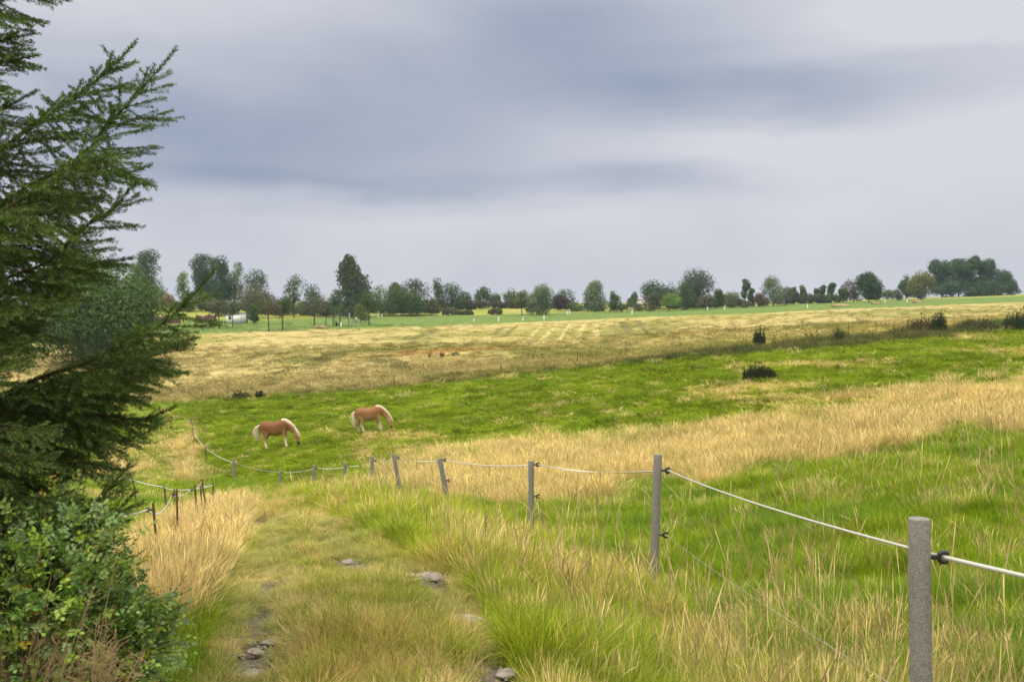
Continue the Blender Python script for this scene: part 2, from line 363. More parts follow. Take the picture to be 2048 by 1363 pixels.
def leafy(name, attr_type, attr, col=(1, 1, 1), lo=.65, hi=1.35, trans=.35, gloss=.12, warm=None, objcol=False):
    m, t, out = new_mat(name)
    if objcol: base = t.node('ShaderNodeObjectInfo').outputs['Color']
    elif attr: a = t.node('ShaderNodeAttribute', attribute_type=attr_type, attribute_name=attr); base = a.outputs['Color']
    else: base = None
    v = t.node('ShaderNodeAttribute', attribute_type='GEOMETRY', attribute_name='var').outputs['Fac']
    f = t.rng(v, 0, 1, lo, hi)
    sc = t.node('ShaderNodeVectorMath', operation='SCALE')
    if base is not None: t.l.new(base, sc.inputs[0])
    else: sc.inputs[0].default_value = col
    t.l.new(f, sc.inputs['Scale']); c = sc.outputs[0]
    if warm: c = t.mix(t.rng(v, .88, .93), c, c4(warm))
    d = t.node('ShaderNodeBsdfDiffuse'); t.l.new(c, d.inputs[0]); tr = t.node('ShaderNodeBsdfTranslucent'); t.l.new(c, tr.inputs[0])
    mx = t.node('ShaderNodeMixShader'); mx.inputs[0].default_value = trans; t.l.new(d.outputs[0], mx.inputs[1]); t.l.new(tr.outputs[0], mx.inputs[2])
    last = mx.outputs[0]
    if gloss:
        g = t.node('ShaderNodeBsdfGlossy'); g.inputs['Roughness'].default_value = .5; g.inputs[0].default_value = (.8, .9, .8, 1)
        m2 = t.node('ShaderNodeMixShader'); m2.inputs[0].default_value = gloss; t.l.new(last, m2.inputs[1]); t.l.new(g.outputs[0], m2.inputs[2]); last = m2.outputs[0]
    t.l.new(last, out.inputs[0]); return m
def ground_mat():
    m, t, out = new_mat('land'); p = t.node('ShaderNodeBsdfPrincipled'); p.inputs['Roughness'].default_value = .95; p.inputs['Specular IOR Level'].default_value = .1
    c = t.node('ShaderNodeAttribute', attribute_type='GEOMETRY', attribute_name='land').outputs['Color']
    g = t.node('ShaderNodeNewGeometry').outputs['Position']
    mpn = t.node('ShaderNodeMapping'); t.l.new(g, mpn.inputs[0]); mpn.inputs['Scale'].default_value = (1, .45, 1)
    a = t.noise(g, 38, 4, .65); b = t.noise(mpn.outputs[0], 2.6, 5, .68); d = t.noise(mpn.outputs[0], .55, 4, .6)
    f = t.math('MULTIPLY', t.rng(a, .3, .7, .70, 1.3), t.math('MULTIPLY', t.rng(b, .32, .68, .78, 1.22), t.rng(d, .3, .7, .88, 1.12)))
    s = t.node('ShaderNodeVectorMath', operation='SCALE'); t.l.new(c, s.inputs[0]); t.l.new(f, s.inputs['Scale']); t.l.new(s.outputs[0], p.inputs['Base Color'])
    bp = t.node('ShaderNodeBump'); bp.inputs['Strength'].default_value = .9; bp.inputs['Distance'].default_value = .12; t.l.new(b, bp.inputs['Height'])
    b2 = t.node('ShaderNodeBump'); b2.inputs['Strength'].default_value = .6; b2.inputs['Distance'].default_value = .02; t.l.new(a, b2.inputs['Height']); t.l.new(bp.outputs[0], b2.inputs['Normal'])
    t.l.new(b2.outputs[0], p.inputs['Normal']); t.l.new(p.outputs[0], out.inputs[0]); return m
M = {}
M['land'] = ground_mat()
M['grass'] = leafy('grass blades', 'INSTANCER', 'tint', lo=.5, hi=1.5, trans=.28, gloss=.01)
M['foliage'] = leafy('tree foliage', None, None, objcol=True, lo=.45, hi=1.6, trans=.3, gloss=.01)
M['needle'] = leafy('spruce needles', None, None, col=(.092, .148, .022), lo=.35, hi=1.8, trans=.2, gloss=.05)
M['rose'] = leafy('rose leaves', 'GEOMETRY', 'leafcol', lo=.7, hi=1.35, trans=.38, gloss=.04)
M['bark'] = simple('grey brown bark', (.085, .066, .048), .9, .35, 14, bump=.5)
M['twig'] = simple('orange brown spruce twig', (.085, .055, .026), .85, .35, 30)
M['cane'] = simple('brown green rose cane', (.10, .085, .035), .7, .4, 20)
M['post'] = None

# ------------------------------------------------------------------ the land as one sheet
def build_land():
    az = np.concatenate([np.linspace(-math.pi, -R(60), 24)[:-1], np.linspace(-R(60), -R(31), 60)[:-1], np.linspace(-R(31), R(31), 760), np.linspace(R(31), R(60), 60)[1:], np.linspace(R(60), math.pi, 24)[1:-1]])
    rr = np.concatenate([np.exp(np.linspace(math.log(.4), math.log(3.2), 20))[:-1], np.exp(np.linspace(math.log(3.2), math.log(420), 1000)), np.exp(np.linspace(math.log(420), math.log(920), 24))[1:]])
    A, RR = np.meshgrid(az, rr); x = (RR*np.sin(A)).ravel(); y = (RR*np.cos(A)).ravel()
    z = height(x, y); na = len(az); nr = len(rr)
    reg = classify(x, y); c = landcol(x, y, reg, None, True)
    # micro relief: sunk wheel ruts, raised tussocky ground
    z = z - np.where(reg == RUT, .03, 0)
    i = np.arange((nr-1)*na); a = i//na; b = i % na; b2 = (b+1) % na
    Q = np.stack([a*na+b, a*na+b2, (a+1)*na+b2, (a+1)*na+b], 1)
    V = np.stack([x, y, z], 1)
    ce = len(V); V = np.vstack([V, [[0, 0, z[:na].mean()]]]); c = np.vstack([c, c[:1]])
    k = np.arange(na); T = np.stack([np.full(na, ce), (k+1) % na, k], 1)
    o = npmesh('ground', V, [Q, T], M['land'], None, True, {'land': c})
    tag(o, kind='structure'); return o
build_land()

# ------------------------------------------------------------------ grass
rng = np.random.default_rng(7)
def blades(n, rad, h0, h1, wid, lean, seg=3, head=False, seed=0, hw=3.0):
    g = np.random.default_rng(seed)
    a = g.uniform(0, 2*np.pi, n); r = rad*np.sqrt(g.uniform(0, 1, n)); bx = r*np.cos(a); by = r*np.sin(a)
    la = np.where(g.uniform(size=n) < .6, a, g.uniform(0, 2*np.pi, n)) + g.normal(0, .5, n)
    L = g.uniform(h0, h1, n); ln = np.abs(g.normal(lean, lean*.5, n)); fa = la + np.pi/2 + g.normal(0, .5, n)
    ww = wid*g.uniform(.6, 1.4, n); var = g.uniform(0, 1, n)
    V = []; nv = 2*seg+1
    VV = np.zeros((n, nv, 3)); 
    for s in range(seg+1):
        t = s/seg; off = ln*L*t**1.9; hgt = L*(t - .35*ln*t**2.2); wd = ww*(1-t**1.5*.9)*.5
        if head: wd = ww*.5*(1.0 if t < .70 else hw*(1 if t < .95 else .3))
        cx = bx+np.cos(la)*off; cy = by+np.sin(la)*off
        if s < seg:
            VV[:, 2*s, 0] = cx-np.cos(fa)*wd; VV[:, 2*s, 1] = cy-np.sin(fa)*wd; VV[:, 2*s, 2] = hgt
            VV[:, 2*s+1, 0] = cx+np.cos(fa)*wd; VV[:, 2*s+1, 1] = cy+np.sin(fa)*wd; VV[:, 2*s+1, 2] = hgt
        else: VV[:, 2*s, 0] = cx; VV[:, 2*s, 1] = cy; VV[:, 2*s, 2] = hgt
    base = (np.arange(n)*nv)[:, None]
    Q = np.concatenate([base+np.array([2*s, 2*s+1, 2*s+3, 2*s+2]) for s in range(seg-1)]) if seg > 1 else np.zeros((0, 4), int)
    T = base+np.array([2*seg-2, 2*seg-1, 2*seg])
    return VV.reshape(-1, 3), Q, T, np.repeat(var, nv)
def merge(parts):
    V = []; Q = []; T = []; A = []; n = 0
    for v, q, t, a in parts: V.append(v); Q.append(q+n); T.append(t+n); A.append(a); n += len(v)
    return np.vstack(V), np.vstack(Q), np.vstack(T), np.concatenate(A)
protos = bpy.data.collections.new('grass_tuft_kinds')
def proto(i, parts):
    V, Q, T, A = merge(parts); o = npmesh('tuft_%02d' % i, V, [Q, T], M['grass'], None, False, {'var': A}, link=False); protos.objects.link(o)
# 0-3 arching tufts, 4-6 upright seed stems, 7-8 low broad turf, 9 broad leaved weeds, 10 lone tall stem groups
for i in range(4): proto(i, [blades(64, .32, .45, 1.0, .015, .62, 4, seed=10+i), blades(22, .45, .2, .6, .018, 1.0, 3, seed=30+i)])
for i in range(3): proto(4+i, [blades(32, .32, .55, 1.0, .0042, .20+.10*i, 5, True, seed=50+i, hw=2.6), blades(40, .32, .3, .8, .008, .5, 4, seed=60+i)])
for i in range(2): proto(7+i, [blades(90, 1.0, .35, 1.0, .05, .6, 2, seed=70+i)])
def weed(seed):
    g = np.random.default_rng(seed); ps = []
    for k in range(5):
        v, q, t, a = blades(16, .05, .12, .3, .10, .8, 3, seed=seed*7+k); a = a*.6
        hgt = g.uniform(.1, .8); v = v + np.array([g.normal(0, .12), g.normal(0, .12), hgt]); ps.append((v, q, t, a))
    ps.append(blades(6, .12, .7, 1.0, .02, .12, 3, seed=seed+3)); return ps
proto(9, weed(5)); proto(10, [blades(5, .35, .7, 1.0, .004, .25, 5, True, seed=90, hw=3.0)])
proto(11, [blades(80, .38, .45, 1.0, .005, .6, 4, seed=95)])   # fine wispy bent grass
HGT = {MEADOW: (.16,.38), LEFTM: (.18,.36), TRACK: (.06,.12), PAST: (.05,.10), BAND: (.32,.52), PATH: (.07,.22), STRIPD: (.26,.52), VERGE: (.22,.46), MARGIN: (.25,.6), GOLD: (.2,.3), STRIP: (.1,.2), FARF: (.1,.2), RUT: (.03,.06), STRAWL: (.3,.6)}
P_dens = [(3.0, 5.5, 330), (5.5, 8, 260), (8, 12, 170), (12, 18, 95), (18, 27, 48), (27, 40, 24), (40, 60, 12), (60, 90, 7), (90, 135, 2.8), (135, 200, .35)]
def scatter():
    X = []; Y = []
    for d0, d1, dn in P_dens:
        t0, t1 = -.70, .62; n = int(dn*(t1-t0)*.5*(d1*d1-d0*d0))
        d = np.sqrt(rng.uniform(d0*d0, d1*d1, n)); X.append(rng.uniform(t0, t1, n)*d); Y.append(d)
    n = 26000; d = np.sqrt(rng.uniform(60**2, 135**2, n)); xm = rng.uniform(-.6, .6, n)*d; q = classify(xm, d) == MARGIN; X.append(xm[q]); Y.append(d[q])
    x = np.concatenate(X); y = np.concatenate(Y); reg = classify(x, y); dry = dryness(x, y, reg); r = np.hypot(x, y)
    keep = np.ones(len(x), bool)
    keep &= ~((reg == RUT) & (rng.uniform(size=len(x)) > .12))
    keep &= ~((reg == FARF)); keep &= ~((reg == GOLD) & (r > 96) & (rng.uniform(size=len(x)) > .25)); keep &= ~((reg == STRIP) & (rng.uniform(size=len(x)) > .3))
    clump = fbm(x, y, .8, 301, 3)
    keep &= ~((reg == MEADOW) & (clump < .34) & (rng.uniform(size=len(x)) < .5) & (r < 30))
    x, y, reg, dry, r, clump = x[keep], y[keep], reg[keep], dry[keep], r[keep], clump[keep]; n = len(x)
    z = height(x, y) - .01
    lo = np.array([HGT[k][0] for k in range(14)])[reg]; hi = np.array([HGT[k][1] for k in range(14)])[reg]
    q = np.clip((clump-.3)/.4, 0, 1); h = lo+(hi-lo)*(q*.65+rng.uniform(0, .35, n))
    isdry = rng.uniform(size=n) < np.select([reg == BAND, reg == STRIPD, reg == STRAWL, reg == PATH, reg == VERGE, reg == MEADOW, reg == PAST, reg == LEFTM],
                                           [.85-.7*dry, .93-.7*dry, .88-.6*dry, .25+.4*dry, .04+.42*dry, .04+.42*dry, .02+.45*dry, .06+.45*dry], .2)
    pvx = (reg == VERGE) & (x > .9) & (r < 9) & (rng.uniform(size=n) < .7*sst(.9, 1.8, x)); isdry &= ~pvx
    green = np.array([(.165,.27,.006), (.22,.325,.008), (.28,.345,.014), (.18,.265,.010)])[rng.integers(0, 4, n)]
    g2 = np.where((fbm(x, y, 1.6, 321, 3) > .56)[:, None], green*np.array((.78, .90, 1.5)), green)   # bluish clumps
    straw = np.array([(.73,.57,.245), (.67,.52,.20), (.57,.45,.165), (.64,.48,.21)])[rng.integers(0, 4, n)]
    tint = np.where(isdry[:, None], straw, g2)
    olive = np.isin(reg, (PATH, TRACK)) & ~isdry; tint[olive] = tint[olive]*.5 + np.array((.30,.29,.05))*.5
    vg = (reg == VERGE) & ~isdry; tint[vg] = tint[vg]*.72+np.array((.46, .44, .04))*.30
    mg = (reg == MARGIN); tint[mg] = np.array([(.065,.105,.018), (.10,.13,.024), (.13,.115,.04), (.20,.16,.06)])[rng.integers(0, 4, mg.sum())]
    go = (reg == GOLD); tint[go] = landcol(x[go], y[go], reg[go])*rng.uniform(.8, 1.25, (go.sum(), 1))
    pa = (reg == PAST) & ~isdry; tint[pa] = landcol(x[pa], y[pa], reg[pa])*rng.uniform(.75, 1.25, (pa.sum(), 1))
    st = (reg == STRIP); tint[st] = landcol(x[st], y[st], reg[st])
    rd = np.isin(reg, (VERGE, PATH)) & isdry & (fbm(x, y, 1.0, 331, 3) > .55); tint[rd] = tint[rd]*np.array((.95, .86, .80))   # reddish bent grass
    tint *= np.where(np.isin(reg, (PAST, GOLD))[:, None], rng.uniform(.86, 1.14, (n, 1)), rng.uniform(.68, 1.28, (n, 1))); tint *= (.82+.36*fbm(x, y, 3.5, 381, 3))[:, None]
    idx = rng.integers(0, 4, n)
    stemmy = isdry & (rng.uniform(size=n) < .62) & np.isin(reg, (BAND, STRIPD, VERGE, MEADOW, LEFTM, STRAWL, MARGIN)); idx[stemmy] = rng.integers(4, 7, stemmy.sum())
    wis = isdry & ~stemmy & (rng.uniform(size=n) < .6); idx[wis] = 11
    low = np.isin(reg, (PAST, GOLD, STRIP, TRACK)); idx[low] = rng.integers(7, 9, low.sum())
    wd = ((reg == MARGIN) & (rng.uniform(size=n) < .6)) | ((reg == MEADOW) & ~isdry & (rng.uniform(size=n) < .0)); idx[wd & (reg != MARGIN)] = 9
    mgz = reg == MARGIN; idx[mgz] = np.where(rng.uniform(size=mgz.sum()) < .5, rng.integers(4, 7, mgz.sum()), rng.integers(0, 4, mgz.sum()))
    h[mgz] *= .45+1.25*sst(-15, 45, x[mgz])*(.1+3.2*fbm(x[mgz], y[mgz], 2.5, 371, 3)**2.6)*rng.uniform(.5, 1.3, mgz.sum())
    h[stemmy] *= 1.2
    tus = (reg == PAST) & (fbm(x, y*.5, 1.8, 341, 3) > .64); h[tus] *= 2.2; tint[tus] *= .9
    ptall = (reg == PAST) & isdry; h[ptall] *= 1.8
    s = h.copy(); sx = h*np.clip(.65 + r/30, .85, 2.0); 
    sp = np.isin(reg, (PAST, GOLD, STRIP, TRACK)); sx[sp] = np.clip(.10+r[sp]*.007, .1, .8)*rng.uniform(.6, 1.3, sp.sum())
    tz = (reg == PATH) & inpoly(wpoly([(585,1215),(700,1180),(860,1195),(935,1285),(965,1500),(540,1500)]), x, y); h[tz] *= 1.3; s = h.copy(); sx[tz] *= 1.1
    rl = [wline([(575,1035),(548,1100),(545,1170),(520,1220),(508,1270),(505,1363),(480,1500)]), wline([(640,1035),(690,1115),(790,1135),(862,1155),(930,1240),(990,1290),(1010,1345),(1060,1500)])]
    dmin = np.full(n, 9.0)
    for L_ in rl:
        for a, b in zip(L_[:-1], L_[1:]): dmin = np.minimum(dmin, dseg(x, y, a, b)[0])
    wr = (1-sst(.12, .34, dmin+(fbm(x, y, .4, 391, 3)-.5)*.3))*(reg == PATH); h *= 1-.45*wr; s = h.copy(); wr3 = (wr*.42)[:, None]; tint = tint*(1-wr3)+np.array((.34, .31, .13))*wr3*rng.uniform(.7, 1.2, (n, 1))
    pp = reg == PATH; sx[pp] = np.maximum(sx[pp]*1.4, .10)
    rot = np.stack([rng.normal(0, .17, n), rng.normal(.12, .17, n), rng.uniform(0, 6.283, n)], 1)
    scl = np.stack([sx, sx, s], 1)
    sets = {'meadow_grass': np.isin(reg, (MEADOW, VERGE, BAND, RUT)), 'track_grass': np.isin(reg, (PATH, TRACK)), 'tall_dry_grass': np.isin(reg, (STRIPD, STRAWL)),
            'pasture_grass': np.isin(reg, (PAST, LEFTM)), 'margin_weeds': reg == MARGIN, 'field_stubble': np.isin(reg, (GOLD, STRIP))}
    P = np.stack([x, y, z], 1)
    # extra: tall single stems over verge and meadow
    ex = [];
    n2 = 1100; d = np.exp(rng.uniform(math.log(4), math.log(28), n2)); xx = rng.uniform(-.5, .6, n2)*d; rg = classify(xx, d); ok = np.isin(rg, (VERGE, MEADOW, BAND, STRIPD)) & ((fbm(xx, d, 1.5, 351, 3) > .47))
    xx = xx[ok]; d = d[ok]; m2 = len(xx); hh = rng.uniform(.45, .85, m2)
    P = np.vstack([P, np.stack([xx, d, height(xx, d)], 1)]); idx = np.concatenate([idx, np.full(m2, 10)])
    tint = np.vstack([tint, np.array([(.62,.46,.20), (.50,.38,.17), (.50,.42,.16)])[rng.integers(0, 3, m2)]])
    rot = np.vstack([rot, np.stack([rng.normal(0, .2, m2), rng.normal(.15, .2, m2), rng.uniform(0, 6.28, m2)], 1)])
    scl = np.vstack([scl, np.stack([hh*(.7+d/14), hh*(.7+d/14), hh], 1)])
    for k in sets: sets[k] = np.concatenate([sets[k], np.full(m2, k == 'meadow_grass')])
    return P, idx, tint, rot, scl, sets
def gn_group():
    g = bpy.data.node_groups.new('scatter tufts', 'GeometryNodeTree')
    g.interface.new_socket('Geometry', in_out='INPUT', socket_type='NodeSocketGeometry'); g.interface.new_socket('Geometry', in_out='OUTPUT', socket_type='NodeSocketGeometry')
    N = g.nodes; L = g.links; i = N.new('NodeGroupInput'); o = N.new('NodeGroupOutput')
    ci = N.new('GeometryNodeCollectionInfo'); ci.inputs['Collection'].default_value = protos; ci.inputs['Separate Children'].default_value = True; ci.inputs['Reset Children'].default_value = True
    ip = N.new('GeometryNodeInstanceOnPoints'); ip.inputs['Pick Instance'].default_value = True
    mp_ = N.new('GeometryNodeMeshToPoints')
    def att(nm, ty):
        a = N.new('GeometryNodeInputNamedAttribute'); a.data_type = ty; a.inputs['Name'].default_value = nm; return a.outputs['Attribute']
    L.new(i.outputs[0], mp_.inputs[0]); L.new(mp_.outputs[0], ip.inputs['Points']); L.new(ci.outputs[0], ip.inputs['Instance'])
    L.new(att('idx', 'INT'), ip.inputs['Instance Index'])
    L.new(att('scl', 'FLOAT_VECTOR'), ip.inputs['Scale'])
    er = N.new('FunctionNodeEulerToRotation'); L.new(att('rot', 'FLOAT_VECTOR'), er.inputs[0]); L.new(er.outputs[0], ip.inputs['Rotation'])
    L.new(ip.outputs[0], o.inputs[0]); return g
GN = gn_group()
STUFF = {'meadow_grass': ('tussocky green and straw meadow grass around the grey fence posts', 'grass'), 'track_grass': ('short olive grass growing along the worn track', 'grass'),
         'tall_dry_grass': ('tall blond dry grass beside the left edge of the track', 'grass'), 'pasture_grass': ('short bright green pasture grass the horses graze', 'grass'),
         'margin_weeds': ('dark tall weeds along the margin between pasture and ripe field', 'weeds'), 'field_stubble': ('ripe golden crop stalks in the far field', 'crop')}
def build_grass():
    P, idx, tint, rot, scl, sets = scatter()
    print('tufts', len(P))
    for nm, m in sets.items():
        me = bpy.data.meshes.new(nm); k = int(m.sum()); me.vertices.add(k); me.vertices.foreach_set('co', P[m].astype(np.float32).ravel())
        a = me.attributes.new('idx', 'INT', 'POINT'); a.data.foreach_set('value', idx[m].astype(np.int32))
        a = me.attributes.new('rot', 'FLOAT_VECTOR', 'POINT'); a.data.foreach_set('vector', rot[m].astype(np.float32).ravel())
        a = me.attributes.new('scl', 'FLOAT_VECTOR', 'POINT'); a.data.foreach_set('vector', scl[m].astype(np.float32).ravel())
        a = me.attributes.new('tint', 'FLOAT_COLOR', 'POINT'); a.data.foreach_set('color', np.hstack([tint[m], np.ones((k, 1))]).astype(np.float32).ravel())
        o = bpy.data.objects.new(nm, me); COL.objects.link(o); md = o.modifiers.new('scatter', 'NODES'); md.node_group = GN
        tag(o, STUFF[nm][0], STUFF[nm][1], kind='stuff')
build_grass()
# ================================================================== OBJECTS
def post_mat():
    m, t, out = new_mat('weathered grey post'); p = t.node('ShaderNodeBsdfPrincipled'); p.inputs['Roughness'].default_value = .85; p.inputs['Specular IOR Level'].default_value = .2
    tcn = t.node('ShaderNodeTexCoord').outputs['Object']
    a = t.noise(tcn, 170, 3, .7); b = t.noise(tcn, 22, 4, .6); v = t.node('ShaderNodeTexVoronoi'); v.inputs['Scale'].default_value = 60; t.l.new(tcn, v.inputs['Vector'])
    c = t.mix(t.rng(a, .38, .62), c4((.145, .132, .118)), c4((.29, .27, .245)))
    c = t.mix(t.rng(b, .56, .70, 0, .55), c, c4((.15, .155, .10)))
    c = t.mix(t.rng(v.outputs['Distance'], .05, .12, .75, 0), c, c4((.52, .51, .49)))
    v2 = t.node('ShaderNodeTexVoronoi'); v2.inputs['Scale'].default_value = 31; t.l.new(tcn, v2.inputs['Vector'])
    c = t.mix(t.rng(v2.outputs['Distance'], .03, .08, .8, 0), c, c4((.05, .045, .04)))
    t.l.new(c, p.inputs['Base Color']); bp = t.node('ShaderNodeBump'); bp.inputs['Strength'].default_value = .5; bp.inputs['Distance'].default_value = .003
    t.l.new(a, bp.inputs['Height']); t.l.new(bp.outputs[0], p.inputs['Normal']); t.l.new(p.outputs[0], out.inputs[0]); return m
M['post'] = post_mat()
M['black'] = simple('black plastic insulator', (.012, .012, .016), .45, .3, 40, spec=.5)
M['tape'] = simple('white woven electric tape', (.66, .65, .59), .7, .08, 300)
M['wire'] = simple('pale thin polywire', (.42, .43, .41), .6, .1, 100)
M['rusty'] = simple('rusty brown steel stake', (.085, .045, .030), .85, .45, 60, col2=(.17, .085, .05))
M['galv'] = simple('grey galvanised stake', (.33, .34, .36), .6, .2, 40)
M['white'] = simple('white paint', (.78, .79, .80), .6, .06, 3)
M['stone'] = simple('pale grey stone', (.235, .205, .18), .9, .3, 14, bump=.6)
M['hay'] = simple('faded straw bale', (.52, .36, .26), .95, .25, 5, bump=.5)
M['wrap'] = simple('dark green grey bale', (.07, .085, .055), .8, .3, 3, bump=.5)
M['wood'] = simple('brown stacked firewood', (.20, .115, .095), .9, .45, 2.5, bump=.4)
M['greenmetal'] = simple('dark green painted frame', (.02, .085, .06), .5, .2, 4)
M['straw'] = simple('dry straw heap', (.36, .26, .13), .95, .3, 1.5, bump=.5)
M['redroof'] = simple('red roof tiles', (.30, .09, .05), .85, .2, 3)

def hook(parent, p, direction, s=1.0):
    """ribbed screw stem with an open ring, pointing away from the post"""
    d = Vector(direction).normalized(); up = Vector((0, 0, 1)); mb = MB()
    for i in range(4): mb.tube([p+d*(.002+i*.008)*s, p+d*(.0065+i*.008)*s], [.0105*s, .0095*s], 12)
    mb.tube([p-d*.02*s, p+d*.036*s], .0065*s, 10)
    c = p+d*(.036+.0175)*s; pts = []
    for i in range(15):
        a = R(200) + R(292)*(i/14) - R(5); pts.append(c + d*math.cos(a)*.017*s*-1*-1 + up*math.sin(a)*.017*s)
    pts = [c + d*math.cos(R(a))*.0185*s + up*math.sin(R(a))*.0185*s for a in np.linspace(28, 325, 16)]
    mb.tube(pts, [.006*s]+[.0088*s]*14+[.005*s], 10)
    mb.tube([c-up*.02*s-d*.012*s, c-up*.031*s-d*.012*s], .003*s, 6)
    mb.build('insulator', M['black'], parent, True); return c
def make_post(parent, top, base, rad, mat, hooks=(), hd=(1, -.1, 0), hs=1.0, cap=True):
    ax = (base-top).normalized(); low = base+ax*.25; mb = MB()
    n = 9; pts = [top+ax*.0, top+ax*.006]+[top.lerp(low, .02+.98*i/n) for i in range(1, n+1)]
    rr = [rad*.95, rad]+[rad*(1+.03*math.sin(i*2.1)) for i in range(1, n+1)]
    mb.tube(pts, rr, 24 if rad > .03 else 8); o = mb.build('fence_post', mat, parent, False)
    for p in o.data.polygons: p.use_smooth = len(p.vertices) == 4
    out = []
    d = Vector(hd).normalized()
    for h in hooks:
        q = top + ax*h; out.append(hook(o, q+d*rad*.9, d, hs))
    return o, out
def ribbon(name, pts, wdt, mat, parent, sag=.0, twist=None, seg=24, thick=.0012):
    V = []; k = 0; mb = MB()
    for (a, b) in zip(pts[:-1], pts[1:]):
        L = (b-a).length; t = (b-a).normalized(); side = t.cross(Vector((0, 0, 1))).normalized(); tw0 = rnd.uniform(-.4, .4); tw1 = tw0 + rnd.choice((0, 0, math.pi, -math.pi))*(1 if twist else 0)
        rows = []
        for i in range(seg+1):
            s = i/seg; p = a.lerp(b, s) - Vector((0, 0, sag*L*4*s*(1-s))); an = tw0+(tw1-tw0)*s*s*(3-2*s); up = Vector((0, 0, 1))*math.cos(an)+side*math.sin(an); nn = up.cross(t).normalized()
            rows += [p+up*wdt/2+nn*thick, p-up*wdt/2+nn*thick, p-up*wdt/2-nn*thick, p+up*wdt/2-nn*thick]
        mb.add(rows, [(i*4+j, i*4+(j+1) % 4, i*4+4+(j+1) % 4, i*4+4+j) for i in range(seg) for j in range(4)])
    return mb.build(name, mat, parent)
rnd = random.Random(11)
# ---- the grey post fence on the right of the track
F1 = empty('electric_fence', on_ground(1840, 3.83)); tag(F1, 'electric fence of round grey posts with white tape, on the right of the track', 'fence')
_bpy_up = bpy.context.view_layer.update
_bpy_up()
def inv(o, p): return o.matrix_world.inverted() @ p
POSTS = [  # top u, top v, depth, base u, half width px, hooks below the top
 (1838, 1036, 3.83, 1846, 21, (.148, .76)), (1316, 908, 9.9, 1306, 8.4, (.16, .80)), (1062, 921, 14.6, 1063, 5.6, (.055, .52)),
 (879, 916, 19, 899, 4.8, (.03, .43)), (787, 908, 23, 804, 4.0, (.09,)), (744, 912, 26.5, 745, 3.6, (.12,)),
 (690, 924, 30, 690, 3.1, (.12,)), (628, 929, 34, 628, 3.0, (.1,)), (561, 940, 38, 560, 2.6, (.08,)), (467, 917, 43, 469, 2.6, (.2,))]
tops = []; lows = []
for i, (u, v, d, ub, hw, hk) in enumerate(POSTS):
    top = at(u, v, d); b = on_ground(ub, d); rad = hw/F*d
    if i > 4: rad = max(rad, .04)
    o, hs = make_post(F1, top-F1.location, b-F1.location, rad, M['post'], hk, (1, -.12, .02), 1.0 if i < 1 else (1.25 if i < 6 else 1.1))
    if i == 0: o['label'] = 'thick near grey post with a pale cut top'
    tops.append(hs[0]); lows.append(hs[1] if len(hs) > 1 else None)
p0 = at(2750, 1305, 2.75) - F1.location
tb = on_ground(2750, 2.75); make_post(F1, Vector((p0.x-.07, p0.y, p0.z+.15)), tb-F1.location+Vector((-.07, 0, 0)), .04, M['post'], (.15,))
extra = []
DARK1 = [(411, 892, 413, 50), (395, 880, 392, 55), (385, 855, 389, 58), (382, 836, 386, 64), (361, 825, 362, 74), (343, 829, 349, 78)]
for u, v, ub, d in DARK1:
    make_post(F1, at(u, v, d)-F1.location, on_ground(ub, d)-F1.location, .03, M['rusty'])
    extra.append(at(u, v+3, d)-F1.location)
ribbon('tape', [p0, tops[0]], .0165, M['tape'], F1, .004, False, 30)
ribbon('tape', tops[0:2], .013, M['tape'], F1, .006, True, 40)
ribbon('tape', tops[1:], .016, M['tape'], F1, .012, True, 20)
ribbon('tape', [tops[-1], extra[0], extra[2], extra[3], extra[4]], .02, M['tape'], F1, .012, False, 16)
mb = MB()
def cable(mb, a, b, sag, r, n=20, k=5):
    L = (b-a).length; mb.tube([a.lerp(b, i/n)-Vector((0, 0, sag*L*4*(i/n)*(1-i/n))) for i in range(n+1)], r, k)
cable(mb, lows[0], lows[1], .006, .0011); cable(mb, lows[0], lows[0]+Vector((1.6, -1.0, -.02)), .004, .0011)
mb.build('wire', M['wire'], F1)
# ---- the thin dark stakes with white tape on the left
F2 = empty('stake_fence', on_ground(318, 13)); tag(F2, 'electric fence of thin rusty stakes with drooping white tape, left of the blond grass', 'fence'); _bpy_up()
S = [(306, 1005, 318, 13, .4), (353.5, 978, 356, 16, .4), (389.6, 969, 396, 19, .4), (403, 957, 416, 21.5, .4), (401, 966, 405, 23.5, .3), (426.6, 965, 424, 25, .3)]
tp = []
for i, (u, v, ub, d, hk) in enumerate(S):
    top = at(u, v, d); b = on_ground(ub, d); ax = (b-top).normalized(); vis = 94/F*13
    o, hs = make_post(F2, top-F2.location, b-F2.location, .017 if i < 2 else .018, M['rusty'], (.09, .62) if i < 3 else (), (-1, -.1, 0) , 1.15)
    tp.append(hs[0] if hs else top+ax*.06-F2.location)
lft = [at(-260, 1075, 8.5)-F2.location, at(150, 1046, 10.6)-F2.location]
make_post(F2, lft[1]+Vector((.04, 0, .1)), on_ground(150, 10.6)-F2.location+Vector((.04, 0, 0)), .024, M['rusty'], (.1,), (-1, -.1, 0))
ribbon('tape', lft+[tp[0]], .022, M['tape'], F2, .012, False, 24); ribbon('tape', [tp[0], tp[1]], .022, M['tape'], F2, .05, False, 24); ribbon('tape', [tp[1], tp[2], tp[3]], .024, M['tape'], F2, .02, False, 12)
ribbon('tape', [tp[3], tp[4], tp[5]], .022, M['tape'], F2, .01, False, 8)
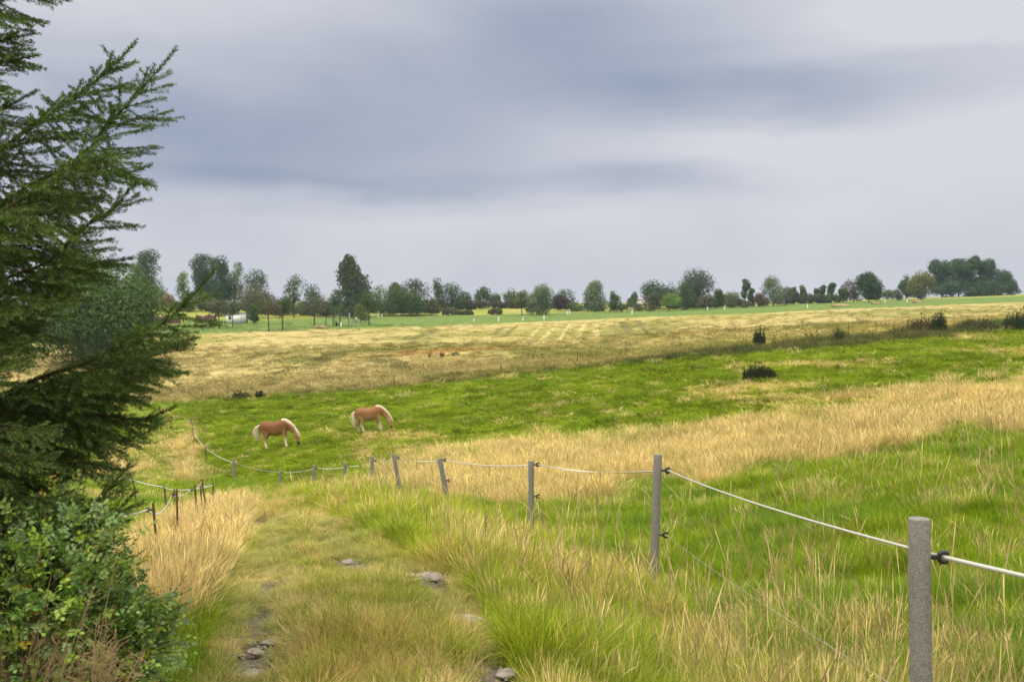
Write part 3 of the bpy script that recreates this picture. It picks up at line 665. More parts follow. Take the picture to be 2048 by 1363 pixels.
# ---- the fence crossing the hollow behind
F3 = empty('cross_fence', on_ground(330, 29)); tag(F3, 'low electric fence with slack white tape crossing the grassy hollow behind the rusty stakes', 'fence'); _bpy_up()
X = [(245, 956, 245, 33), (266, 957, 274, 32), (328, 971, 334, 30), (349, 977, 350, 28)]
q = []
for u, v, ub, d in X:
    make_post(F3, at(u, v, d)-F3.location, on_ground(ub, d)-F3.location, .024, M['rusty']); q.append(at(u, v+2, d)-F3.location)
ribbon('tape', [at(100, 930, 40)-F3.location]+q+[tp[5]+F2.location-F3.location], .026, M['tape'], F3, .012, False, 10)
# ---- stakes standing in the margin between pasture and ripe field
F4 = empty('margin_fence', on_ground(1000, 80)); tag(F4, 'row of thin dark stakes standing in the weedy margin above the horse pasture', 'fence'); _bpy_up()
for u, v, dk in ((455, 768, 0), (614, 758, 0), (619, 757, 0), (790, 750, .03), (1003, 727, .02), (1155, 702, 0), (1252, 690, 0), (1493, 668, 0), (1633, 655, 0), (1697, 649, 0), (1752, 642, 0), (1888, 628, 0), (1908, 629, 0)):
    g = wline([(u, v+26)])[0]; d = g[1]; b = Vector((g[0], d, hz(g[0], d))); t_ = at(u-dk*100, v, d)
    make_post(F4, t_-F4.location, b-F4.location, .022, M['rusty'])

# ------------------------------------------------------------------ horses
def coat(kind):
    m, t, out = new_mat('chestnut coat '+kind); p = t.node('ShaderNodeBsdfPrincipled'); p.inputs['Roughness'].default_value = .55; p.inputs['Specular IOR Level'].default_value = .25
    tcn = t.node('ShaderNodeTexCoord').outputs['Object']; s = t.node('ShaderNodeSeparateXYZ'); t.l.new(tcn, s.inputs[0]); x, z = s.outputs[0], s.outputs[2]
    n = t.noise(tcn, 5, 4, .6); nf = t.math('MULTIPLY', t.math('SUBTRACT', n, .5), .25)
    top, low = ((.175, .066, .020), (.30, .165, .065)) if kind == 'deep' else ((.24, .105, .032), (.40, .25, .11))
    c = t.mix(t.rng(t.math('ADD', z, nf), .72, 1.05), c4(low), c4(top))
    legm = t.rng(t.math('ADD', z, nf), .30, .52, 1, 0); notneck = t.rng(x, .88, .95, 1, 0)
    c = t.mix(t.math('MULTIPLY', legm, notneck), c, c4((.72, .60, .45)))
    head = t.math('MULTIPLY', t.rng(x, .93, 1.0), t.rng(z, .17, .23, 1, 0)); c = t.mix(head, c, c4((.035, .028, .03)))
    hoof = t.math('MULTIPLY', t.rng(z, .05, .07, 1, 0), notneck); c = t.mix(hoof, c, c4((.16, .13, .11)))
    t.l.new(c, p.inputs['Base Color']); t.l.new(p.outputs[0], out.inputs[0]); return m
M['mane'] = simple('flaxen mane', (.68, .56, .40), .8, .25, 25)
M['eye'] = simple('dark eye', (.01, .008, .007), .2, .1, 5)
def loft(mb, secs, k=14):
    """secs: (point, half height, half width, direction of 'height')"""
    V = []
    P = [Vector(s[0]) for s in secs]
    for i, s in enumerate(secs):
        t = (P[min(i+1, len(P)-1)]-P[max(i-1, 0)]).normalized(); side = Vector((0, 1, 0)) if abs(t.y) < .8 else Vector((1, 0, 0))
        up = side.cross(t).normalized(); side = t.cross(up).normalized()
        for j in range(k): a = 2*math.pi*j/k; V.append(P[i]+up*math.sin(a)*s[1]+side*math.cos(a)*s[2])
    Q = [(i*k+j, i*k+(j+1) % k, (i+1)*k+(j+1) % k, (i+1)*k+j) for i in range(len(P)-1) for j in range(k)]
    mb.add(V, Q)
    for i in (0, len(P)-1):
        ring = V[i*k:(i+1)*k]; c = sum(ring, Vector())/k; mb.add([c]+ring, [(0, 1+j, 1+(j+1) % k) if i else (0, 1+(j+1) % k, 1+j) for j in range(k)])
def make_horse(u, vb, d, kind, label, pose, yaw, size):
    x = (u-UC)/F*d; root = empty('horse', (x, d, hz(x, d)), yaw)
    fw = Vector((math.cos(yaw), math.sin(yaw))); zf = hz(x+fw.x*.5, d+fw.y*.5); zb = hz(x-fw.x*.6, d-fw.y*.6)
    pitch = math.atan2(zf-zb, 1.1); root.rotation_euler = (0, -pitch, yaw); root.scale = (size*.93, size*.96, size*1.03); root.location.z = (zf*.6+zb*.5)/1.1+.015
    tag(root, label, 'horse', 'chestnut horses grazing on the pasture')
    mb = MB()
    loft(mb, [((-.86,0,1.12),.10,.09),((-.80,0,1.10),.22,.19),((-.66,0,1.09),.31,.27),((-.48,0,1.07),.345,.30),((-.22,0,1.00),.345,.31),((.02,0,.965),.37,.33),((.25,0,.99),.365,.31),((.44,0,1.05),.34,.26),((.60,0,1.05),.285,.22),((.72,0,1.02),.20,.16)])
    loft(mb, [((.42,0,1.13),.27,.17),((.62,0,1.09),.265,.155),((.80,0,.99),.22,.125),((.94,0,.86),.185,.10),((1.05,0,.72),.155,.085),((1.10,0,.64),.125,.075)])
    loft(mb, [((1.08,0,.68),.10,.075),((1.12,0,.57),.155,.11),((1.13,0,.45),.165,.11),((1.15,0,.30),.115,.08),((1.16,0,.18),.09,.065),((1.17,0,.09),.082,.064),((1.17,0,.04),.055,.05)])
    for sy in (-1, 1):
        loft(mb, [((1.06,sy*.055,.62),.03,.03),((1.05,sy*.075,.69),.028,.018),((1.06,sy*.08,.745),.008,.006)], 8)
        f = pose['f'][0 if sy < 0 else 1]; h = pose['h'][0 if sy < 0 else 1]
        yy = sy*.15
        loft(mb, [((.50,yy*.9,1.02),.17,.09),((.48,yy,.84),.145,.09),((.49+f*.25,yy,.70),.10,.075),((.50+f*.6,yy,.55),.075,.06),((.51+f*.8,yy,.43),.072,.062),((.50+f*.85,yy,.37),.060,.052),((.50+f*.95,yy,.20),.055,.048),((.505+f,yy,.13),.064,.058),((.53+f,yy,.08),.060,.058),((.545+f,yy,.045),.066,.06),((.55+f,yy,.0),.072,.066)], 12)
        loft(mb, [((-.58,yy*.95,1.05),.24,.12),((-.52,yy*1.05,.88),.22,.125),((-.50+h*.2,yy*1.05,.74),.165,.10),((-.58+h*.5,yy,.60),.105,.07),((-.67+h*.8,yy,.49),.088,.065),((-.70+h*.9,yy,.42),.076,.06),((-.68+h*.95,yy,.33),.060,.052),((-.66+h,yy,.20),.056,.05),((-.65+h,yy,.13),.066,.058),((-.63+h,yy,.08),.060,.058),((-.615+h,yy,.045),.066,.06),((-.61+h,yy,.0),.072,.066)], 12)
    body = mb.build('body', coat(kind), root, True)
    rm = body.modifiers.new('r', 'REMESH'); rm.mode = 'VOXEL'; rm.voxel_size = .018; rm.use_smooth_shade = True
    sm = body.modifiers.new('s', 'SMOOTH'); sm.iterations = 3; sm.factor = .5
    bpy.context.view_layer.update(); dg = bpy.context.evaluated_depsgraph_get(); me = bpy.data.meshes.new_from_object(body.evaluated_get(dg)); body.modifiers.clear()
    if not me.materials: me.materials.append(body.data.materials[0])
    body.data = me
    g = random.Random(int(u))
    for sy in (-1, 1):
        b = MB(); c = Vector((1.135, sy*.088, .47)); b.tube([c+Vector((0, 0, -.018)), c, c+Vector((0, 0, .018))], [.006, .018, .006], 8); b.build('eye', M['eye'], body)
    mn = MB(); crest = [(.44,1.405),(.60,1.40),(.74,1.34),(.94,1.17),(1.09,.99),(1.18,.83),(1.24,.70),(1.31,.50)]
    def cr(t): t *= len(crest)-1; i = min(int(t), len(crest)-2); f = t-i; return (crest[i][0]*(1-f)+crest[i+1][0]*f-.012, crest[i][1]*(1-f)+crest[i+1][1]*f-.02)
    loft(mn, [((cr(i/12)[0], 0, cr(i/12)[1]), .035, .04) for i in range(13)], 8)
    for i in range(260):
        t = g.random(); px, pz = cr(t); sy = -1 if g.random() < .75 else 1; L = g.uniform(.06, .17)*(.6+.4*math.sin(math.pi*min(t*1.1, 1)))*(pose.get('mane', 1)); wv = g.uniform(-.04, .03)
        mn.tube([(px, sy*.01, pz+.012), (px+.015, sy*(.05+.02*(1-t)), pz-.005), (px+.005+wv*.5, sy*(.085+.03*(1-t)), pz-L*.45), (px-.01+wv, sy*(.10+.04*(1-t)), pz-L)], [.010, .013, .010, .003], 4, False)
    mn.build('mane', M['mane'], root, True)
    tl = MB(); T = pose['tail']
    for i in range(120):
        ox, oy = g.gauss(0, 1), g.gauss(0, 1); k = g.uniform(.75, 1.0)
        pts = []
        for j, (px, py, pz, rr) in enumerate(T): pts.append((px+ox*rr*.5, py+oy*rr*.5, T[0][2]+(pz-T[0][2])*k))
        tl.tube(pts, [.014]+[.02]*(len(T)-2)+[.004], 4, False)
    tl.build('tail', M['mane'], root, True)
    return root
make_horse(556, 897, 49.2, 'deep', 'deep chestnut horse grazing with its tail swung out, the nearer and left one', {'f': (.02, -.08), 'h': (.06, -.05), 'tail': [(-.84,0,1.24,.04),(-.95,0,1.20,.07),(-1.06,.02,1.02,.11),(-1.10,.03,.82,.13),(-1.06,.02,.62,.11),(-1.0,0,.48,.05)]}, R(-4), .97)
make_horse(744, 868, 52.2, 'light', 'lighter chestnut horse with a straight hanging tail grazing, the farther and right one', {'f': (.06, -.10), 'h': (.18, -.12), 'mane': .8, 'tail': [(-.84,0,1.24,.04),(-.92,0,1.12,.06),(-.95,0,.9,.08),(-.95,0,.65,.09),(-.93,0,.42,.07),(-.92,0,.30,.03)]}, R(6), .95)

# ------------------------------------------------------------------ trees
def prof(kind, t):
    if kind == 'round': return np.sqrt(np.clip(1-(2*t-1)**2, 0, 1))**.8
    if kind == 'oak': return np.clip((.86+.14*np.sin(t*9))*np.sqrt(np.clip(1-(1.7*t-.75)**2, 0, 1)), 0, 1)
    if kind == 'column': return np.clip(np.minimum(t*3.5+.35, 1)*np.sqrt(np.clip(1-t**3, 0, 1)), 0, 1)
    if kind == 'birch': return np.clip((1-t**3.2)*.95+.10, 0, 1)*np.clip(t*2+.62, 0, 1)*(.88+.12*np.sin(t*17))
    if kind == 'bush': return np.sqrt(np.clip(1-t**2, 0, 1))
    if kind == 'spire': return np.clip(.2+.8*(1-t)**.8, 0, 1)*np.clip(t*5+.4, 0, 1)
    if kind == 'fan': return np.clip(.18+.82*t, 0, 1)*np.sqrt(np.clip(1-t**6, 0, 1))
    if kind == 'flat': return np.sqrt(np.clip(1-(2*t-1)**2, 0, 1))**.5
    return np.ones_like(t)
def crown(h, w, kind, seed, n, size, lobes=None, dens=1.0, depth=1.0):
    g = np.random.default_rng(seed); L = int((lobes or 26)*1.5)
    t = g.uniform(.04, .96, L); a = g.uniform(0, 2*np.pi, L); pr = prof(kind, t)*w/2
    wl = min(w, 1.5*h); ls = wl*g.uniform(.13, .25, L)*(1.15 if kind in ('round', 'bush', 'flat') else 1.0)
    if kind in ('column', 'spire', 'fan', 'birch'): ls = wl*g.uniform(.16, .30, L)
    rad = np.clip(pr-ls*.75, 0, None)*g.uniform(.62, 1.18, L)
    C = np.stack([rad*np.cos(a)+w*.10*np.sin(t*5+seed), rad*np.sin(a)*depth, t*(h-ls*1.1)+ls*.5], 1)
    li = g.choice(L, n, p=(ls**2)/np.sum(ls**2)); v = g.normal(size=(n, 3)); v /= np.linalg.norm(v, axis=1)[:, None]
    rr = g.uniform(.3, 1, n)**.45*(1+g.normal(0, .10, n)); st = np.array((1, 1, 1.0 if kind != 'birch' else 1.6))
    P = C[li] + v*(ls[li]*rr)[:, None]*st
    P[:, 2] = np.maximum(P[:, 2], .02*h)
    nrm = v + g.normal(0, .40, (n, 3)); nrm[:, 2] += .25; nrm /= np.linalg.norm(nrm, axis=1)[:, None]
    e = np.cross(nrm, g.normal(size=(n, 3))); e /= np.linalg.norm(e, axis=1)[:, None]; f = np.cross(nrm, e)
    if kind == 'birch': f = f*.4+np.array((0, 0, -1)); f /= np.linalg.norm(f, axis=1)[:, None]
    s = size*g.uniform(.5, 1.25, n); s2 = s*(.55 if kind != 'birch' else 1.5)
    tw = nrm*(s*.25)[:, None]
    V = np.stack([P-f*s[:, None], P+e*s2[:, None]*.75+tw, P+f*s[:, None], P-e*s2[:, None]*.75+tw], 1).reshape(-1, 3)
    Q = np.arange(n*4).reshape(n, 4); lb = g.uniform(.25, .75, L)[li]; var = np.clip(lb+g.normal(0, .07, n)+(P[:, 2]/h-.5)*0, 0, 1)
    return V, Q, np.repeat(var, 4), C, ls
def tree(name, u, d, vt, w_px, kind, col, label, cat='tree', base=.25, group=None, n=None, size=None, seed=None, trunkcol=None, vb=None, lobes=None, depth=1.0, bare=0):
    if vb: x_, d = wline([(u, vb)])[0]
    p = on_ground(u, d); top = -(vt-VH)/F*d; H = max(top-p.z, .5); Wd = w_px/F*d
    root = empty(name, p); tag(root, label, cat, group)
    seed = seed or int(u*7+vt); ch = H*(1-base)
    n = int((n or np.clip(1500*(ch*Wd)/60, 900, 5200))*1.5); size = size or max(.17, .0011*d)
    V, Q, var, C, ls = crown(ch*1.02, Wd*1.20, kind, seed, n, size, lobes, depth=depth); V[:, 2] += H*base
    g = random.Random(seed)
    o = npmesh('crown', V, Q, M['foliage'], root, False, {'var': var}); o.color = c4([x*1.45 for x in col])
    mb = MB(); r0 = max(.07, H*.018); tt = H*(base+(1-base)*.7); mb.tube([(0, 0, -.3), (g.uniform(-.05, .05)*H*.3, 0, H*base*.6), (g.uniform(-.03, .03)*H, 0, tt*.7), (g.uniform(-.03, .03)*H, 0, tt)], [r0*1.25, r0, r0*.7, r0*.15], 7)
    for i in range(min(9, len(C))):
        c = C[i]; z0 = H*base+(c[2])*.35; mb.tube([(0, 0, z0), (c[0]*.5, c[1]*.5, (z0+H*base+c[2])/2+.03*H), (c[0], c[1], H*base+c[2])], [r0*.5, r0*.3, r0*.08], 5)
    if bare:
        for i in range(bare):
            a = g.uniform(0, 6.28); r_ = Wd*.5*g.uniform(.5, 1); z0 = H*g.uniform(.3, .7); mb.tube([(0, 0, z0), (math.cos(a)*r_*.6, math.sin(a)*r_*.6, z0+H*.18), (math.cos(a)*r_, math.sin(a)*r_, min(H, z0+H*.35))], [.05, .035, .015], 4)
    mb.build('trunk', M['bark'], root, True); return root
DK = (.050, .084, .020); MD = (.075, .125, .032); LT = (.13, .18, .055); OL = (.105, .120, .030); BR = (.078, .082, .034); PU = (.048, .024, .024); BL = (.040, .076, .028); SV = (.115, .155, .075); BG = (.11, .18, .025)
T = [
 # name, u, depth, top v, width px, shape, colour, label, extras
 ('broadleaf_tree',206,112,540,215,'round',(.058,.100,.024),'big spreading green tree standing right behind the spruce',dict(base=.03,n=20000,size=.22,lobes=60)),
 ('broadleaf_tree',160,122,488,150,'oak',(.055,.095,.024),'tall crown rising behind the spruce, left of the big spreading green tree',dict(base=.1,n=12000,size=.22,lobes=40)),
 ('broadleaf_tree',28,150,640,110,'bush',DK,'dark bushy tree low at the left edge seen through the spruce',dict(base=.02,n=3500)),
 ('autumn_tree',72,175,648,36,'column',(.42,.20,.03),'small orange yellow autumn tree seen through the spruce boughs',dict(base=.1)),
 ('oak_tree',291,262,498,66,'oak',BL,'tall lone bluish dark tree with a rounded head at the left of the skyline',dict(base=.06,n=5200)),
 ('bush',310,255,572,60,'bush',MD,'green bush at the foot of the tall lone bluish tree',dict(base=0)),
 ('bush',333,240,588,34,'bush',(.16,.12,.04),'bush with orange turning leaves left of the brown woodpile',dict(base=0)),
 ('poplar_tree',367,268,543,29,'column',LT,'slim pale green tree standing alone against the sky at left',dict(base=.15)),
 ('bush',362,235,600,50,'bush',DK,'dark low bush behind the long brown woodpile',dict(base=0)),
 ('lime_tree',409,262,499,52,'oak',BL,'tallest dark tree of the left group, with a notched top',dict(base=.05,n=5200)),
 ('lime_tree',440,258,509,44,'round',BL,'dark round topped tree just right of the tallest one in the left group',dict(base=.05,n=4200)),
 ('broadleaf_tree',470,260,521,33,'column',MD,'narrow mid green tree at the right end of the left group',dict(base=.1)),
 ('spreading_tree',511,262,540,46,'flat',BL,'dark tree with flat spreading top above the brown leaved crown',dict(base=.45)),
 ('bush',398,238,585,60,'bush',BR,'brownish green shrub above the right end of the woodpile',dict(base=0)),
 ('plum_tree',511,218,571,64,'round',BR,'wide round tree with brown leaves behind the white shed',dict(base=.12,n=4000)),
 ('orchard_tree',438,192,598,40,'round',(.075,.085,.035),'small orchard tree with bare trunk left of the white shed',dict(base=.42,vb=657)),
 ('orchard_tree',466,192,600,32,'flat',(.085,.10,.045),'small orchard tree in front of the white shed',dict(base=.42,vb=654)),
 ('conifer_bush',508,200,606,26,'round',DK,'rounded dark conifer touching the right side of the white shed',dict(base=.02,vb=646)),
 ('orchard_tree',538,188,594,46,'flat',BR,'brownish orchard tree, left one of the pair just right of the shed',dict(base=.45,vb=662)),
 ('orchard_tree',565,190,592,36,'oak',DK,'dark orchard tree, right one of the pair just right of the shed',dict(base=.35,vb=660)),
 ('broadleaf_tree',587,225,550,46,'oak',DK,'dark rounded tree rising behind the pair of orchard trees',dict(base=.05)),
 ('broadleaf_tree',625,235,563,42,'oak',BL,'dark tree behind the greyish orchard tree',dict(base=.05)),
 ('orchard_tree',629,192,588,50,'flat',(.085,.095,.055),'greyish leaved wide orchard tree left of the green metal frame',dict(base=.38,vb=655)),
 ('sapling',652,195,602,24,'round',(.08,.09,.05),'slim sapling beside the greyish orchard tree',dict(base=.4,vb=652)),
 ('bush',645,232,606,46,'bush',DK,'dark hedge bush behind the slim sapling',dict(base=0)),
 ('broadleaf_tree',671,245,578,30,'oak',DK,'smaller dark tree touching the left side of the tall birch',dict(base=.1)),
 ('birch_tree',705,228,519,62,'birch',(.055,.075,.032),'tall weeping birch, the highest tree of the middle skyline',dict(base=.02,n=5200)),
 ('orchard_tree',738,202,583,48,'oak',DK,'dark small tree with bare trunk in front of the tall birch',dict(base=.4,vb=650)),
 ('bush',721,205,608,30,'bush',OL,'yellowish green leafy shrub at the foot of the tall birch',dict(base=.1)),
 ('broadleaf_tree',762,250,567,44,'round',MD,'mid green tree just right of the tall birch',dict(base=.05)),
 ('plum_tree',787,255,564,30,'oak',BR,'thin brownish tree between the birch and the dark mass',dict(base=.1,bare=6)),
 ('hedge_tree',803,238,574,78,'bush',DK,'broad dark bushy tree reaching the ground in front of the brown tinged one',dict(base=0,n=4500)),
 ('broadleaf_tree',826,262,556,54,'round',(.065,.065,.034),'brown tinged round tree behind the broad dark bushy one',dict(base=.03)),
 ('hedge_bush',864,240,598,33,'bush',BR,'upright brownish bush standing alone in front of the yellow field',dict(base=0)),
 ('conifer_tree',877,268,553,28,'spire',DK,'pointed dark tree right of the brown tinged round tree',dict(base=.02)),
 ('broadleaf_tree',905,268,564,46,'round',BL,'rounded dark tree right of the pointed one',dict(base=.02)),
 ('broadleaf_tree',931,300,585,34,'bush',DK,'low dark tree at the right foot of the rounded dark tree',dict(base=.02)),
 ('hedge_bush',903,242,616,34,'bush',BR,'low round bush on the edge of the green strip, right of the upright brownish bush',dict(base=0)),
 ('hedge_bush',936,243,620,22,'bush',BR,'tiny bush left of the pink hay bale',dict(base=0)),
 ('broadleaf_tree',967,300,572,34,'oak',DK,'dark tree behind the pink hay bale, taller of two',dict(base=.02)),
 ('broadleaf_tree',990,300,586,24,'round',DK,'dark tree behind the pink hay bale, shorter right one of two',dict(base=.02)),
 ('hedge_bush',994,244,616,26,'bush',BR,'low bush right of the pink hay bale',dict(base=0)),
 ('broadleaf_tree',1026,310,578,38,'round',DK,'dark round tree behind the young olive tree',dict(base=.03)),
 ('young_tree',1044,240,581,32,'oak',OL,'young olive green tree on a thin trunk left of the silvery tree',dict(base=.35)),
 ('willow_tree',1081,240,567,48,'column',SV,'silvery green willow reaching the ground in the middle of the skyline',dict(base=0,n=3600,bare=6)),
 ('plum_tree',1116,262,588,30,'round',PU,'dark purple leaved tree right of the silvery willow',dict(base=.1)),
 ('broadleaf_tree',1133,270,578,38,'round',BL,'dark round tree touching the purple leaved tree',dict(base=.05)),
 ('hedge',1165,262,605,60,'bush',DK,'low dark hedge right of the purple tree',dict(base=0)),
 ('poplar_tree',1192,262,561,50,'spire',SV,'pale green tree with a pointed central spire',dict(base=.02,n=3000,bare=5)),
 ('broadleaf_tree',1228,255,583,25,'column',DK,'small dark upright tree right of the pale spired tree',dict(base=.02)),
 ('hedge',1262,262,606,70,'bush',(.07,.075,.034),'low hedge in front of the little dark tree and the red roof',dict(base=0)),
 ('small_tree',1267,290,584,23,'spire',DK,'little dark pointed tree standing alone on the horizon',dict(base=.1)),
 ('broadleaf_tree',1318,275,563,66,'round',(.045,.08,.030),'wide domed green tree left of the big willow',dict(base=.02,n=4000)),
 ('plum_tree',1304,262,583,32,'oak',BR,'brownish small tree in front of the left side of the domed tree',dict(base=.02)),
 ('young_tree',1338,255,586,38,'flat',BG,'bright yellow green young tree in front of the domed tree',dict(base=.3)),
 ('willow_tree',1387,275,543,78,'fan',(.065,.09,.05),'large willow with several rounded heads, highest of the right middle',dict(base=.02,n=5200,lobes=18)),
 ('broadleaf_tree',1369,265,564,38,'column',DK,'dark full tree at the left foot of the large willow',dict(base=.0)),
 ('plum_tree',1410,262,590,38,'oak',BR,'thin brown leaved tree at the right foot of the large willow',dict(base=.1,bare=5)),
 ('broadleaf_tree',1435,270,578,25,'column',DK,'dark narrow tree right of the large willow',dict(base=.02)),
 ('broadleaf_tree',1461,270,583,32,'round',OL,'olive rounded tree between the dark narrow tree and the fan shaped one',dict(base=.02)),
 ('hedge',1478,268,598,40,'bush',(.08,.08,.04),'low brown green hedge left of the fan shaped tree',dict(base=0)),
 ('ash_tree',1490,262,557,21,'fan',DK,'slender tree with feathered upswept branches on a bare trunk',dict(base=.28,lobes=14)),
 ('broadleaf_tree',1503,275,577,18,'spire',DK,'dark pointed bush behind the slender upswept tree',dict(base=.02)),
 ('plum_tree',1521,270,587,25,'round',(.10,.062,.035),'reddish brown low tree right of the slender upswept one',dict(base=.02)),
 ('poplar_tree',1547,272,551,40,'column',SV,'airy pale grey green tree with gaps in its crown',dict(base=.05,n=1700,bare=9)),
 ('broadleaf_tree',1571,276,573,32,'round',(.085,.10,.05),'faint green tree at the right side of the airy pale tree',dict(base=.03)),
 ('small_tree',1587,290,573,17,'round',DK,'little dark tree, first in the row of five small horizon trees',dict(base=.05)),
 ('small_tree',1605,290,570,18,'spire',BR,'brownish thin tree, second in the row of five small horizon trees',dict(base=.05,n=600)),
 ('small_tree',1632,300,575,12,'fan',BL,'tiny dark horizon tree, left one of three close together',dict(base=.1)),
 ('small_tree',1645,300,570,15,'fan',BL,'small dark horizon tree, middle one of three close together',dict(base=.1)),
 ('small_tree',1662,300,565,18,'fan',BL,'dark horizon tree, right and biggest one of three close together',dict(base=.1)),
 ('hedge',1625,290,587,100,'flat',(.058,.078,.034),'long trimmed looking green hedge below the three close horizon trees',dict(base=0,n=4200,lobes=46,depth=.2)),
 ('shrub',1685,282,575,20,'oak',DK,'ragged dark shrub at the right end of the long hedge',dict(base=.05)),
 ('bare_tree',1707,285,556,36,'round',(.09,.08,.055),'half bare brown twiggy tree left of the deep green tree',dict(base=.05,n=900,bare=22)),
 ('broadleaf_tree',1738,280,545,42,'round',(.036,.070,.022),'deep green full tree standing out on the right skyline',dict(base=.08,n=4200)),
 ('hedge',1783,295,579,50,'bush',(.065,.09,.035),'low green hedge between the deep green tree and the olive tree',dict(base=0)),
 ('broadleaf_tree',1812,300,550,23,'column',BL,'narrow dark tree left of the olive tree',dict(base=.03)),
 ('broadleaf_tree',1842,290,543,44,'round',OL,'olive green rounded tree left of the big dark clump',dict(base=.03,n=3400)),
 ('pine_tree',1884,330,515,50,'oak',BL,'leftmost tall tree of the big dark clump at right',dict(base=.03,n=4600)),
 ('pine_tree',1917,335,516,40,'oak',BL,'second tall tree from the left of the big dark clump',dict(base=.2,n=3000)),
 ('pine_tree',1944,330,512,46,'oak',BL,'third tree of the big dark clump, the highest',dict(base=.15,n=3600)),
 ('pine_tree',1972,330,514,44,'oak',BL,'fourth tree of the big dark clump, with a sloping right side',dict(base=.08,n=3600)),
 ('pine_tree',2001,328,542,42,'round',BL,'low dark tree at the right end of the big dark clump',dict(base=.0,n=3200)),
 ('bush',2026,325,560,22,'bush',BL,'small dark bush closing the big clump near the right edge',dict(base=0)),
 ('hedge',1930,322,562,120,'flat',BL,'dark undergrowth along the foot of the big clump',dict(base=0,n=4500,lobes=50,depth=.2)),
 ('hedge',600,236,612,130,'flat',DK,'low dark hedge directly behind the orchard trees, left of the tall birch',dict(base=0,n=4200,lobes=50,depth=.15)),
 ('hedge',795,252,606,130,'flat',DK,'dark hedge filling the gaps between the birch and the pointed dark tree',dict(base=0,n=4200,lobes=50,depth=.15)),
 ('hedge',470,238,612,110,'flat',DK,'low dark hedge directly behind the white shed',dict(base=0,n=3600,lobes=50,depth=.15)),
 ('hedge',880,275,600,150,'flat',(.06,.065,.034),'long low brown hedge behind the yellow field, left of the pink hay bale',dict(base=0,n=4200,lobes=60,depth=.15)),
 ('hedge',1060,285,600,160,'flat',(.065,.07,.036),'long low brown hedge behind the silvery willow',dict(base=0,n=4200,lobes=60,depth=.15)),
 ('hedge',1400,283,598,130,'flat',(.05,.06,.03),'dark hedge running behind the large willow',dict(base=0,n=4200,lobes=50,depth=.15)),
 ('hedge',590,262,603,160,'flat',DK,'dark hedge running behind the orchard trees',dict(base=0,n=4200,lobes=60,depth=.15)),
 ('hedge',400,268,605,160,'flat',DK,'dark hedge along the horizon behind the woodpile',dict(base=0,n=4200,lobes=60,depth=.15)),
]
for (nm, u, d, vt, wp, kd, cl_, lab, kw) in T:
    tree(nm, u, d, vt, wp, kd, cl_, lab, 'hedge' if nm == 'hedge' else ('bush' if 'bush' in nm or nm == 'shrub' else 'tree'), **kw)
# plants in the margin and on the pasture
def clump(name, u, vb, vt, wpx, col, label, n=260, kind='spikes', cat='plant'):
    x, d = wline([(u, vb)])[0]; z = hz(x, d); H = (vb-vt)/F*d; Wd = wpx/F*d; g = random.Random(int(u)); root = empty(name, (x, d, z)); tag(root, label, cat)
    st = MB(); lf = MB()
    for i in range(int(n*.5)):
        a = g.uniform(0, 6.28); r_ = Wd/2*math.sqrt(g.random()); bx, by = r_*math.cos(a), r_*math.sin(a)*.8; hh = H*(g.uniform(.4, .95)+(.3 if g.random() < .12 else 0))*(1-.35*(r_/(Wd/2))**2); lx = g.gauss(0, .06)*H
        st.tube([(bx, by, -.05), (bx+lx*.4, by, hh*.5), (bx+lx, by, hh)], [.012, .01, .004], 3, False, g.random())
        for k in range(5 if kind == 'spikes' else 8):
            t = g.uniform(.35, 1); c = Vector((bx+lx*t, by, hh*t)); e = Vector((g.gauss(0, 1), g.gauss(0, 1), g.gauss(.6, .5))).normalized(); s = (.035 if kind == 'spikes' else .09)*g.uniform(.6, 1.4); f = e.cross(Vector((g.gauss(0, 1), g.gauss(0, 1), .3))).normalized()*s*.4
            lf.add([c, c+e*s+f, c+e*s*2, c+e*s-f], [(0, 1, 2, 3)], g.random())
    o = st.build('stems', M['foliage'], root); o.color = c4([q_*.8 for q_ in col]); o = lf.build('leaves', M['foliage'], root); o.color = c4(col); return root
clump('rush_clump', 1519, 760, 728, 66, (.040, .046, .020), 'big dark upright clump of dead weeds standing on the green pasture', 1300)
clump('weed_tuft', 1424, 770, 758, 14, (.05, .065, .02), 'small dark weed tuft left of the big dark clump on the pasture', 60)
clump('weed_tuft', 1470, 762, 750, 16, (.05, .055, .02), 'low dark weed tuft touching the left side of the big dark clump', 60)
clump('dock_plant', 1675, 739, 726, 12, (.12, .065, .025), 'small rusty brown dock on the pasture right of the big dark clump', 50)
clump('shrub', 1519, 694, 652, 22, (.035, .06, .018), 'single dark leafy shrub standing up from the weedy margin', 200, 'leafy', 'bush')
clump('shrub', 1878, 668, 616, 26, (.05, .075, .022), 'tall ragged shrub rising from the margin near the right edge', 260, 'leafy', 'bush')
clump('shrub', 2036, 664, 616, 52, (.04, .07, .022), 'thick green shrub in the margin at the right border', 420, 'leafy', 'bush')
clump('weed_clump', 1850, 668, 630, 90, (.10, .07, .03), 'reddish brown weeds in the margin left of the tall ragged shrub', 380, 'leafy')
clump('weed_clump', 1955, 664, 634, 80, (.08, .075, .028), 'tall brown green weeds in the margin between the two shrubs at right', 380, 'leafy')
clump('weed_clump', 1676, 690, 646, 18, (.06, .075, .03), 'narrow tall weed standing above the margin right of the single dark shrub', 60, 'leafy')
clump('dock_plant', 859, 714, 702, 8, (.13, .04, .022), 'thin rust red dock in the ripe field, left of a pair', 50)
clump('dock_plant', 884, 714, 699, 10, (.12, .035, .02), 'thick rust red dock in the ripe field, right of a pair', 90)
clump('dock_plant', 863, 733, 727, 12, (.16, .05, .03), 'low rust red dock below the pair in the ripe field', 60)
